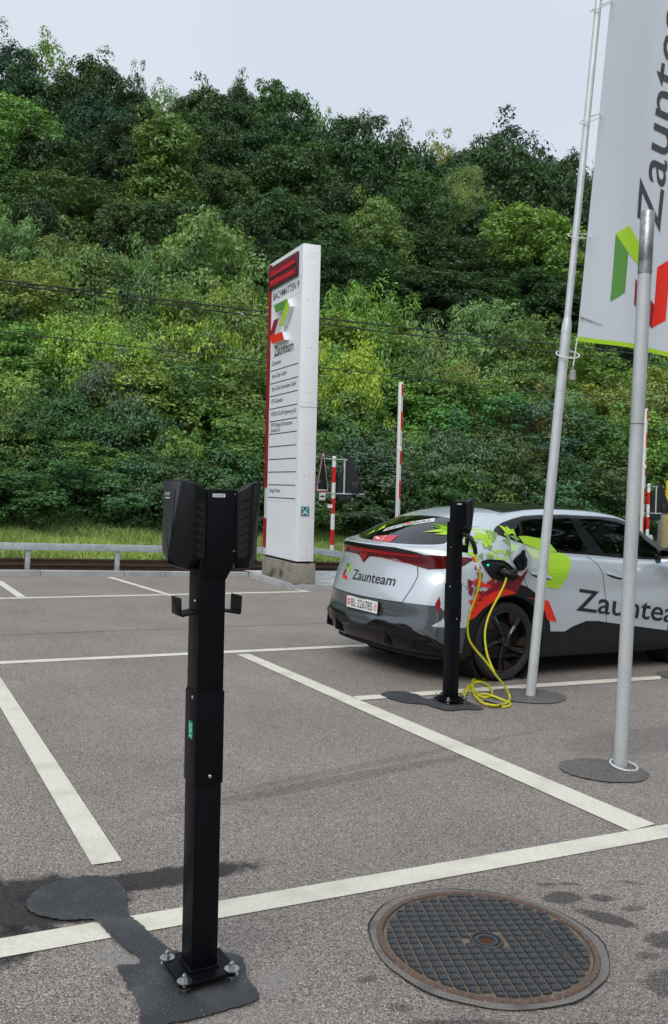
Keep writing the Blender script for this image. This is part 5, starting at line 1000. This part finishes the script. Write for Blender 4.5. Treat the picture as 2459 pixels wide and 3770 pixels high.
# ---- make objects
CARO = (1.108, 8.83); CARR = R(32.5)
car = empty('car', (*CARO, 0), CARR, label='silver electric hatchback with lime and red shard graphics parked and plugged in at right', cat='car')
AVV = np.array(VV)
def shell(name, tags, m, parent, sides=(1, -1), off=0.0, label=None):
    idx = {}; vs = []; nn_ = []; fs = []
    for sd_ in sides:
        for fc, t in FF:
            if t not in tags: continue
            r = []
            for i in fc:
                k = (i, sd_)
                if k not in idx: idx[k] = len(vs); v = VV[i]; nr = Vector((v[3], v[4] * sd_, v[5])).normalized(); vs.append((v[0] + nr.x * off, v[1] * sd_ + nr.y * off, v[2] + nr.z * off)); nn_.append(tuple(nr))
                r.append(idx[k])
            a, b, c = (Vector(vs[q]) for q in r[:3]); gn = (b - a).cross(c - a)
            if gn.dot(Vector(nn_[r[0]])) < 0: r.reverse()
            fs.append(tuple(r))
    me = bpy.data.meshes.new(name); me.from_pydata(vs, [], fs); me.materials.append(m); me.validate(); me.polygons.foreach_set('use_smooth', [True] * len(me.polygons))
    if len(me.vertices) == len(nn_): me.normals_split_custom_set_from_vertices(nn_)
    o = bpy.data.objects.new(name, me); COL.objects.link(o); o.parent = parent
    if label: o['label'] = label
    return o
shell('body_shell', ('paint',), SILV, car); shell('lower_cladding', ('clad',), CLAD, car, off=.004); bump = shell('rear_bumper', ('grey',), GREYP, car, label='graphite lower rear bumper'); dif = shell('rear_diffuser', ('diffuser',), GLOSSB, car, label='gloss black rear diffuser')
lampo = shell('tail_lamp', ('lamp',), LAMP, car, off=.003, label='full width dark red tail lamp'); shell('spoiler_lip', ('lip',), GLOSSB, car, off=.006)
shell('rear_window_frame', ('hatch',), TRIM, car); hgo = shell('rear_window', ('hglass',), GL_D, car); shell('windscreen', ('screen',), GL_F, car); shell('roof_panel', ('roof',), GLOSSB, car)
for sd_ in (1, -1):
    shell('window_trim', ('trim',), TRIM, car, sides=(sd_,))
    for t in ('glassq', 'glassr'): shell('side_window', (t,), GL_D, car, sides=(sd_,))
    shell('side_window', ('glassf',), GL_F, car, sides=(sd_,))
bvh = BVHTree.FromPolygons([(v[0], -v[1], v[2]) for v in VV[:nl * ns]] + [(v[0], v[1], v[2]) for v in VV[:nl * ns]], BASE_F + [tuple(i + nl * ns for i in f) for f in BASE_F])
def on_side(x, z, off=.003):       # right flank
    h = bvh.ray_cast(Vector((x, -3, z)), Vector((0, 1, 0)))
    if h[0] is None: return Vector((x, -.9, z))
    n = h[1] if h[1].y < 0 else -h[1]; return h[0] + n * off
def on_rear(y, z, off=.003):
    h = bvh.ray_cast(Vector((-3, y, z)), Vector((1, 0, 0))); n = h[1] if h[1].x < 0 else -h[1]; return h[0] + n * off
def on_hatch(x, y, off=.004):
    h = bvh.ray_cast(Vector((x, y, 3)), Vector((0, 0, -1))); n = h[1] if h[1].z > 0 else -h[1]; return h[0] + n * off
def decal(name, poly, m, fn, parent=car, off=.003, cell=.035):
    b = MB()
    for c in soft_clip_grid(poly, cell): b.add([fn(x, y, off) for x, y in c], [tuple(range(len(c)))])
    if not b.f: return None
    o = b.build(name, m, parent); o.data.polygons.foreach_set('use_smooth', [True] * len(o.data.polygons)); return o
def ribbon(name, pts, wd, m, fn, parent=car, off=.0025, sub=8):
    sp_ = [Vector((p.x, p.y)) for p in spline([(x, y, 0) for x, y in pts], sub)]; b = MB(); k = len(sp_); vs = []
    for i, p in enumerate(sp_):
        t = (sp_[min(i + 1, k - 1)] - sp_[max(i - 1, 0)]).normalized(); n = Vector((-t.y, t.x)) * wd / 2; vs += [fn(p.x + n.x, p.y + n.y, off), fn(p.x - n.x, p.y - n.y, off)]
    b.add(vs, [(2 * i, 2 * i + 1, 2 * i + 3, 2 * i + 2) for i in range(k - 1)]); return b.build(name, m, parent)
SEAM_SHADE = mat('panel_gap_and_handle_shade', (.012, .013, .015), .8)
ribbon('door_seam', [(1.085, 1.13), (1.20, 1.04), (1.265, .85), (1.295, .65), (1.315, .45), (1.29, .33), (1.25, .25)], .006, SEAM_SHADE, on_side)
ribbon('door_seam', [(.08, 1.24), (.03, 1.10), (.06, 1.02), (.15, .965), (.205, .87), (.26, .82), (.32, .78)], .006, SEAM_SHADE, on_side)
ribbon('door_seam', [(.5, .44), (.52, .33), (.50, .25)], .005, SEAM_SHADE, on_side)
ribbon('bumper_seam', [(-.62, .96), (-.52, .88), (-.43, .80)], .004, SEAM_SHADE, on_side)
ribbon('hatch_seam', [(-.59, 1.115), (-.60, .99), (-.62, .91), (-.60, .80), (-.555, .68)], .006, SEAM_SHADE, on_rear); ribbon('hatch_seam', [(.59, 1.115), (.60, .99), (.62, .91), (.60, .80), (.555, .68)], .006, SEAM_SHADE, on_rear)
ribbon('hatch_seam', [(-.555, .676), (-.2, .670), (.2, .670), (.555, .676)], .008, SEAM_SHADE, on_rear)
ribbon('sill_line', [(.42, .245), (1.2, .238), (2.3, .236)], .007, SEAM_SHADE, on_side)
# lamp details
decal('lamp_bar', [(-.60, 1.078), (.60, 1.078), (.60, 1.092), (.0, 1.104), (-.60, 1.092)], LAMPB, on_rear, lampo, .006)
decal('lamp_emblem', [(.0, .985), (-.055, 1.040), (-.045, 1.085), (-.015, 1.060), (.015, 1.060), (.045, 1.085), (.055, 1.040)], LAMPB, on_rear, lampo, .006)
decal('lamp_tip', [(-.56, 1.045), (-.47, 1.088), (-.52, 1.094), (-.60, 1.09), (-.60, 1.03)], LAMPB, on_side, lampo, .007)
for s_ in (1, -1): decal('rear_reflector', [(s_ * .818, .765), (s_ * .835, .705), (s_ * .838, .61), (s_ * .806, .690)], mat('reflector_red', (.24, .003, .010), .25), on_rear, car, .005, .02)
decal('lamp_edge_line', [(-.66, 1.0), (-.66, 1.008), (-.2, 1.058), (-.2, 1.050)], LAMPB, on_rear, lampo, .006)  # bright red line along the lower edge of the lamp
# diffuser fins and lip
for y in (-.68, -.40, .40, .68):
    p = on_rear(y, .40, .0); m = MB(); m.add([p + Vector(v) for v in ((-.004, -.008, .04), (-.004, .008, .04), (-.010, .007, -.10), (-.010, -.007, -.10), (.10, -.010, .04), (.10, .010, .04), (.16, .008, -.16), (.16, -.008, -.16))], [(0, 1, 2, 3), (0, 3, 7, 4), (1, 5, 6, 2), (3, 2, 6, 7), (0, 4, 5, 1)]); m.build('diffuser_fin', GLOSSB, dif, bevel=.004)
edge = [(-.86, .33), (-.80, .405), (-.72, .445), (-.62, .484), (-.25, .482), (-.115, .412), (.115, .412), (.25, .482), (.62, .484), (.72, .445), (.80, .405), (.86, .33)]
m = MB(); m.tube([on_rear(y, z, .004) for y, z in edge], .011, 8); m.build('diffuser_edge', GLOSSB, dif, smooth=True)
# licence plate
def basis(): return None
PX = -.968
m = MB(); m.box((PX, -.035, .590), (.012, .515, .122)); lp = m.build('licence_plate', TRIM, car, bevel=.004)
m = MB(); m.box((PX - .007, -.035, .592), (.004, .50, .108)); m.build('plate_face', mat('plate_white', (.78, .79, .78), .35), lp, bevel=.002, seg=1)
PM = lambda y, z: frame((PX - .0098, y, z), (0, -1, 0), (0, 0, 1))
text('plate_lettering', 'BL·226785', .105, INK, lp, PM(.138, .556), width=.345, bold=.0008)
m = MB(); m.box((PX - .0096, .178, .594), (.001, .042, .055)); sh = m.build('swiss_shield', PRINT['br'], lp)
m = MB(); m.box((PX - .0106, .178, .596), (.001, .008, .030)); m.build('cross', STICK, sh); m = MB(); m.box((PX - .0107, .178, .597), (.001, .026, .008)); m.build('cross', STICK, sh)
m = MB(); m.box((PX - .0096, -.248, .592), (.001, .040, .055)); sh = m.build('canton_shield', PRINT['br'], lp); m = MB(); m.box((PX - .0106, -.248, .592), (.001, .032, .046)); m.build('shield_field', STICK, sh); m = MB(); m.box((PX - .0114, -.248, .590), (.001, .007, .032)); m.build('crozier', PRINT['br'], sh); m = MB(); m.box((PX - .0114, -.254, .604), (.001, .014, .007)); m.build('crozier', PRINT['br'], sh)
# rear lettering and logo
def wrap_text(name, txt, size, width, fn, x0, y0, sx, slope=0.0, m_=INK, off=.003, bold=.0, parent=car, shear=0.0):
    me = text_mesh(txt, size, bold=bold, width=width, shear=shear); me.materials.clear(); me.materials.append(m_); bm = bmesh.new(); bm.from_mesh(me)
    for _ in range(2): bmesh.ops.subdivide_edges(bm, edges=[e for e in bm.edges if e.calc_length() > .05], cuts=1); bmesh.ops.triangulate(bm, faces=bm.faces)
    bm.to_mesh(me); bm.free()
    for v in me.vertices: a = x0 + sx * v.co.x; v.co = fn(a, y0 + v.co.y + slope * v.co.x, off)
    o = bpy.data.objects.new(name, me); COL.objects.link(o); o.parent = parent; return o
wrap_text('rear_lettering', 'Zaunteam', .135, .60, on_rear, .165, .806, -1, bold=.001, shear=.12)
for k_, poly in LOGO: decal('rear_logo', [(.395 - x * .00019, .785 + y * .00026) for x, y in poly], PRINT[k_], on_rear, car, .003, .03)
wrap_text('side_lettering', 'Zaunteam', .300, 1.80, on_side, .875, .625, 1, slope=-.108, bold=.003, off=.004, shear=.10)
# rear window stickers
def hq(a, b, c, d): return lambda u, v: (a[0] * (1 - u) * (1 - v) + b[0] * u * (1 - v) + c[0] * u * v + d[0] * (1 - u) * v, a[1] * (1 - u) * (1 - v) + b[1] * u * (1 - v) + c[1] * u * v + d[1] * (1 - u) * v)
reg = hq((-.615, .205), (-.31, -.19), (-.225, -.095), (-.53, .26))
st = decal('window_sticker', [reg(0, 0), reg(1, 0), reg(1, 1), reg(0, 1)], STICK, on_hatch, hgo, .004)
me = text_mesh('REGI NAL', .1, width=.92); me.materials.clear(); me.materials.append(INK)
for v in me.vertices: v.co = on_hatch(*reg(.04 + v.co.x, .18 + v.co.y * 8.5), .006)
o = bpy.data.objects.new('sticker_lettering', me); COL.objects.link(o); o.parent = st
for rr_, mm in ((.062, PRINT['dg']), (.044, STICK), (.032, PRINT['br'])):
    c = reg(.50, .5); decal('sticker_emblem', [(c[0] + rr_ * 1.15 * math.cos(t), c[1] + rr_ * math.sin(t)) for t in [2 * math.pi * i / 14 for i in range(14)]], mm, on_hatch, st, .0065 + .001 * (rr_ < .05) + .001 * (rr_ < .04))
st2 = decal('window_sticker', [(-.815, .085), (-.80, -.17), (-.665, -.115), (-.72, .19)], mat('sticker_pink_red', (.62, .05, .07), .4), on_hatch, hgo, .004)
ribbon('sticker_line', [(-.80, -.04), (-.69, .04)], .008, STICK, on_hatch, st2, .006); ribbon('sticker_line', [(-.78, .02), (-.74, .13)], .02, STICK, on_hatch, st2, .006)
LM, OLV, RDK, RBR = PRINT['lg'], mat('print_olive', (.20, .33, .13), .42), mat('print_shard_dark_red', (.22, .006, .02), .42), PRINT['br']
for q in ([(-.53, -.30), (-.33, -.47), (-.40, -.54)], [(-.50, -.44), (-.38, -.53), (-.46, -.55)], [(-.60, .33), (-.43, .42), (-.52, .30)], [(-.70, .36), (-.55, .42), (-.60, .36)]): decal('lime_shard', q, LM, on_hatch, hgo, .005)
# lime band folded round the rear door, red band over the arch
decal('lime_band', [(.30, 1.305), (.575, 1.275), (.675, 1.165), (.50, 1.168), (.25, 1.235), (.20, 1.30)], LM, on_side, car, .006)
decal('lime_band', [(.56, 1.165), (.78, 1.153), (.835, 1.10), (.745, .943), (.637, .827), (.444, .845), (.505, 1.08)], LM, on_side, car, .003)
decal('pale_band', [(.08, 1.235), (.42, 1.19), (.53, 1.165), (.50, 1.08), (.20, 1.13), (.06, 1.18)], mat('print_pale_lime', (.52, .70, .35), .4), on_side, car, .0025)
decal('red_band', [(.245, 1.040), (.075, .80), (-.03, .79), (-.12, .77), (-.30, .665), (-.385, .59), (-.42, .66), (-.30, .80), (-.16, .90), (-.02, .92), (.06, .98), (.15, 1.02)], RDK, on_side, car, .0065)
decal('red_band', [(.08, .795), (-.10, .772), (-.30, .668), (-.395, .585), (-.47, .56), (-.44, .64), (-.33, .74), (-.2, .81), (-.05, .84)], RBR, on_side, car, .0075)
decal('red_band', [(.21, .755), (.41, .735), (.50, .719), (.62, .523), (.49, .545), (.455, .62), (.39, .70), (.30, .74)], RBR, on_side, car, .0075)
srg = random.Random(11)
def shards(n, region, cols, smin, smax, off):
    xs = [p[0] for p in region]; zs = [p[1] for p in region]; k = 0; tries = 0
    while k < n and tries < 4000:
        tries += 1; x, z = srg.uniform(min(xs), max(xs)), srg.uniform(min(zs), max(zs))
        if sdf_poly([(x, z)], region)[0] > -.01: continue
        a = srg.uniform(0, 6.28); s_ = srg.uniform(smin, smax); pts = []
        nv = srg.choice((3, 3, 3, 4))
        for i in range(nv): t = a + 2 * math.pi * i / nv + srg.uniform(-.55, .55); r_ = s_ * srg.uniform(.45, 1.25); pts.append((x + r_ * math.cos(t), z + r_ * math.sin(t) * .8))
        decal('shard', pts, srg.choice(cols), on_side, car, off + .0004 * (k % 9), .05); k += 1
shards(46, [(-.46, 1.20), (-.40, 1.36), (-.10, 1.36), (.02, 1.30), (.10, 1.22), (.05, 1.10), (-.08, 1.07), (-.28, 1.07), (-.40, 1.10)], [LM, LM, LM, OLV, OLV], .03, .075, .003)
shards(8, [(-.02, 1.28), (.02, 1.38), (.20, 1.32), (.22, 1.25)], [LM, LM, OLV], .03, .06, .006)
shards(34, [(-.50, .55), (-.46, .70), (-.44, .90), (-.30, 1.00), (-.24, .92), (-.12, .91), (-.24, .80), (-.36, .68)], [RBR, RBR, RBR, RDK, RDK], .025, .07, .009)
shards(7, [(-.48, .95), (-.40, 1.14), (-.15, 1.12), (-.2, 1.05), (-.35, 1.0)], [RDK, RBR], .015, .035, .004)
# charge port, flap, plug
pocket = [(-.315, 1.068), (-.235, 1.083), (-.085, 1.078), (-.02, 1.050), (.055, .988), (.060, .942), (.03, .918), (-.15, .916), (-.225, .945), (-.285, 1.005)]
pk = decal('charge_port', pocket, mat('port_black', (.008, .008, .009), .35), on_side, car, .010)
b = MB(); rim = [on_side(x, z, .012) for x, z in pocket]; b.tube([*rim, rim[0]], .009, 6, cap=False); b.build('port_rim', PLAS, pk, smooth=True)
cc = on_side(-.115, .985, .0); b = MB(); Mp = Matrix(((1, 0, 0), (0, 0, -1), (0, 1, 0))); b.lathe([(.062, .004), (.064, .018), (.055, .020), (.050, .006)], 24, c=cc, M=Mp); b.build('socket_ring', PLAS, pk, smooth=True)
b = MB(); b.tube([cc, cc + Vector((.01, -.06, -.005)), cc + Vector((.05, -.11, -.02)), cc + Vector((.085, -.13, -.03))], [.040, .038, .030, .018], 14); b.build('inserted_plug', PLAS, pk, smooth=True)
b = MB(); c2 = on_side(-.262, 1.04, .016); b.lathe([(0, .004), (.008, .003), (.009, 0)], 10, c=c2, M=Mp); b.build('charge_light', mat('green_led', (.0, .4, .15), .3, emit=(.0, 1.0, .35, 2.0)), pk)
fl = [(-.030, 1.12), (.040, 1.245), (.080, 1.245), (.185, 1.13), (.185, 1.06), (.075, .955), (.04, .965)]
b = MB(); k = len(fl); f0 = [Vector((x, -.985 - .05 * (x + .02), z)) for x, z in fl]; b.add(f0 + [p + Vector((.004, .014, 0)) for p in f0], [tuple(range(k)), tuple(range(2 * k - 1, k - 1, -1))] + [(i, (i + 1) % k, k + (i + 1) % k, k + i) for i in range(k)]); fo = b.build('charge_flap', SILV, car, bevel=.003)
fl2 = [(-.050, 1.085), (-.02, 1.12), (.04, 1.165), (.062, 1.195), (.085, 1.185), (.085, 1.15), (.115, 1.11), (.115, 1.05), (.08, 1.01), (.03, 1.005)]
b = MB(); k = len(fl2); f0 = [Vector((x, -.990 - .05 * (x + .02), z)) for x, z in fl2]; f1 = [p + Vector((0, -.020, 0)) for p in f0]; b.add(f0 + f1, [tuple(range(k)), tuple(range(2 * k - 1, k - 1, -1))] + [(i, (i + 1) % k, k + (i + 1) % k, k + i) for i in range(k)]); fi = b.build('flap_liner', PLAS, fo, bevel=.005)
b = MB(); b.lathe([(.045, 0), (.047, .02), (.036, .022), (.034, .010), (0, .010)], 20, c=(.025, -1.010, 1.075), M=Mp); b.build('seal_cap', PLAS, fi, smooth=True)
b = MB(); b.tube([(-.02, -.93, .99), (.01, -.985, 1.0), (.06, -.995, 1.03)], .016, 8); b.build('hinge_arm', PLAS, fo, smooth=True)
# door handles and mirror
for x0 in (.26, 1.29):
    b = MB(); pr_ = []
    for i in range(15):
        t = i / 14; x = x0 + .27 * t; zc = .975 - .045 * t + (-.0) ; hgt = .030 * math.sin(math.pi * min(1, max(.08, t))) ** .4; o1_ = on_side(x, zc + hgt, .004); o2_ = on_side(x, zc - hgt * .4, .016); o3_ = on_side(x, zc - hgt, .003); pr_.append((o1_, o2_, o3_))
    for i in range(14): b.add([*pr_[i], *pr_[i + 1]], [(0, 1, 4, 3)], 0); b.add([*pr_[i], *pr_[i + 1]], [(1, 2, 5, 4)], 1)
    b.build('door_handle', [SILV, SEAM_SHADE], car, smooth=True)  # lower faces coloured dark: shade under the handle is painted in
mir = MB(); ms_ = []
for i, (yy, sc_) in enumerate(((-.93, .55), (-.97, .85), (-1.04, 1.0), (-1.11, .9), (-1.145, .55))):
    for a in range(14): t = 2 * math.pi * a / 14; ms_.append((2.06 + .085 * sc_ * math.cos(t) + .03 * i * .3, yy, 1.165 + .085 * sc_ * math.sin(t) * (1.1 if math.sin(t) > 0 else .9)))
mir.add(ms_, [(i * 14 + a, i * 14 + (a + 1) % 14, (i + 1) * 14 + (a + 1) % 14, (i + 1) * 14 + a) for i in range(4) for a in range(14)] + [tuple(range(56, 70))]); mo = mir.build('wing_mirror', GLOSSB, car, smooth=60)
b = MB(); b.add([(1.98, -.99, 1.10), (1.98, -1.11, 1.11), (1.98, -1.11, 1.21), (1.98, -.99, 1.22)], [(0, 1, 2, 3)]); b.build('mirror_glass', mat('mirror_glass', (.7, .72, .74), .03, 1.0), mo)
b = MB(); b.tube([(2.10, -.86, 1.10), (2.07, -.93, 1.12)], .03, 8); b.build('mirror_foot', TRIM, mo, smooth=True)
mir2 = MB(); mir2.add([(x, -y, z) for x, y, z in ms_], [(i * 14 + a, i * 14 + (a + 1) % 14, (i + 1) * 14 + (a + 1) % 14, (i + 1) * 14 + a) for i in range(4) for a in range(14)] + [tuple(range(56, 70))]); mir2.build('wing_mirror', GLOSSB, car, smooth=60)
# underbody, wells, cabin
m = MB(); ub = [(v[0], v[1]) for v in GV[0, ::4]]; m.prism(ub + [(x, -y) for x, y in reversed(ub[1:-1])], .205, .235); m.build('underbody', LINER, car)
for cx in (.03, AX2):
    for s_ in (1, -1):
        m = MB(); m.lathe([(.419, -.905 if cx < 1 else -.90), (.419, -.52), (0, -.52)], 40, c=(cx, 0, .355), M=Matrix(((1, 0, 0), (0, 0, s_), (0, 1, 0)))); o = m.build('wheel_well', LINER, car, smooth=True)
INT = mat('cabin_grey', (.035, .036, .04), .8); SEATM = mat('seat_fabric', (.05, .052, .058), .85, var=.2, vscale=20)
for x, y in ((1.25, -.37), (1.25, .37), (.35, -.37), (.35, .37)):
    m = MB(); m.box((x + .25, y, .62), (.5, .48, .14)); m.box((x, y, .92), (.13, .46, .58), M=Matrix.Rotation(R(-14), 3, 'Y')); m.box((x - .10, y, 1.27), (.09, .26, .17), M=Matrix.Rotation(R(-10), 3, 'Y')); m.build('seat', SEATM, car, bevel=.04, seg=3)
m = MB(); m.prism([(2.15, -.78), (2.15, .78), (2.7, .70), (2.7, -.70)], .75, 1.07); m.build('dashboard', INT, car, bevel=.03)
m = MB(); m.tube([Vector((1.93, .37, .98)) + Vector((.06 * math.sin(t), .18 * math.cos(t), .17 * math.sin(t))) for t in [2 * math.pi * i / 24 for i in range(25)]], .014, 7, cap=False); m.build('steering_wheel', TRIM, car, smooth=True)
m = MB(); m.prism([(-.75, -.6), (-.75, .6), (.2, .78), (2.4, .78), (2.4, -.78), (.2, -.78)], .42, .50); m.build('cabin_floor', INT, car)
m = MB(); m.add([(.18, -.70, .5), (.18, .70, .5), (-.72, .55, 1.12), (-.72, -.55, 1.12), (.18, .70, 1.10), (.18, -.70, 1.10)], [(0, 1, 4, 5), (5, 4, 2, 3)]); m.build('parcel_shelf', INT, car)
# wheels
RIMB = mat('black_rim', (.014, .014, .016), .28, .3, coat=.4); COPPER = mat('copper_accent', (.040, .018, .012), .35, .5); TYRE = mat('tyre_rubber', (.016, .016, .017), .7, var=.15, vscale=30, bump=.15, bscale=120)
def wheel(cx, side):
    M = Matrix(((1, 0, 0), (0, 0, side), (0, 1, 0)))      # local z -> outwards
    e = empty('wheel', (cx, 0, .357)); e.parent = car
    yo = .925; P3 = lambda r_, a, d: Vector((r_ * math.cos(a), side * (yo + d), r_ * math.sin(a)))
    m = MB(); m.lathe([(.272, -.235), (.30, -.245), (.335, -.24), (.352, -.215), (.357, -.18), (.357, -.06), (.352, -.025), (.335, -.004), (.305, -.002), (.285, -.012), (.276, -.020)], 64, c=(0, side * yo, 0), M=M); ty = m.build('tyre', TYRE, e, smooth=True)
    for k in range(4): m = MB(); d = -.05 - k * .042; m.lathe([(.3578, d), (.3578, d - .008)], 64, c=(0, side * yo, 0), M=M); m.build('tread_groove', LINER, ty)
    m = MB(); m.lathe([(.277, -.020), (.280, -.014), (.274, -.010), (.266, -.016), (.262, -.05), (.255, -.20)], 64, c=(0, side * yo, 0), M=M); m.build('rim_barrel', RIMB, e, smooth=True)
    m = MB(); m.lathe([(0, -.115), (.26, -.115)], 40, c=(0, side * yo, 0), M=M); m.build('brake_shield', LINER, e)
    m = MB(); m.lathe([(.06, -.10), (.165, -.10), (.17, -.108)], 40, c=(0, side * yo, 0), M=M); m.build('brake_disc', mat('brake_disc', (.05, .05, .052), .5, .6), e)
    for k in range(5):
        a0_ = math.pi / 2 + .28 + k * 2 * math.pi / 5
        m = MB(); st_ = [(.035, .30, -.012, -.06), (.10, .15, -.020, -.06), (.18, .115, -.018, -.055), (.268, .12, -.014, -.045)]
        vs = []
        for r_, hw, d, dk in st_:
            sw = .32 * (r_ / .27); vs += [P3(r_, a0_ + sw - hw, d - .010), P3(r_, a0_ + sw, d), P3(r_, a0_ + sw + hw * .8, d - .016), P3(r_, a0_ + sw + hw * .8, dk), P3(r_, a0_ + sw - hw, dk)]
        m.add(vs, [(5 * i + j, 5 * i + (j + 1) % 5, 5 * i + 5 + (j + 1) % 5, 5 * i + 5 + j) for i in range(3) for j in range(5)]); sp_ = m.build('spoke', RIMB, e)
        # swept blade to the next spoke with a copper face
        m = MB(); b0 = a0_ + .32; q = [P3(.270, b0 + .13, -.017), P3(.270, b0 + .52, -.020), P3(.205, b0 + .40, -.034), P3(.165, b0 + .10, -.036)]
        m.add(q + [v - Vector((0, side * .02, 0)) for v in q], [(0, 1, 2, 3), (4, 7, 6, 5), (0, 4, 5, 1), (1, 5, 6, 2), (2, 6, 7, 3), (3, 7, 4, 0)]); m.build('rim_blade', COPPER, sp_)
    m = MB(); m.lathe([(0, .002), (.03, .001), (.042, -.006), (.05, -.03)], 24, c=(0, side * yo, 0), M=M); hb_ = m.build('hub_cap', RIMB, e, smooth=True)
    m = MB(); m.add([P3(.016, math.pi / 2 + i * 2 * math.pi / 3, .0035) for i in range(3)], [(0, 1, 2)]); m.build('hub_mark', COPPER, hb_)
    for k in range(5): a = k * 2 * math.pi / 5 + .3; m = MB(); m.lathe([(0, -.012), (.009, -.012), (.009, -.03)], 6, c=P3(.060, a, 0), M=M); m.build('wheel_bolt', RIMB, hb_)
for cx in (0, AX2):
    for side in (-1, 1): wheel(cx, side)
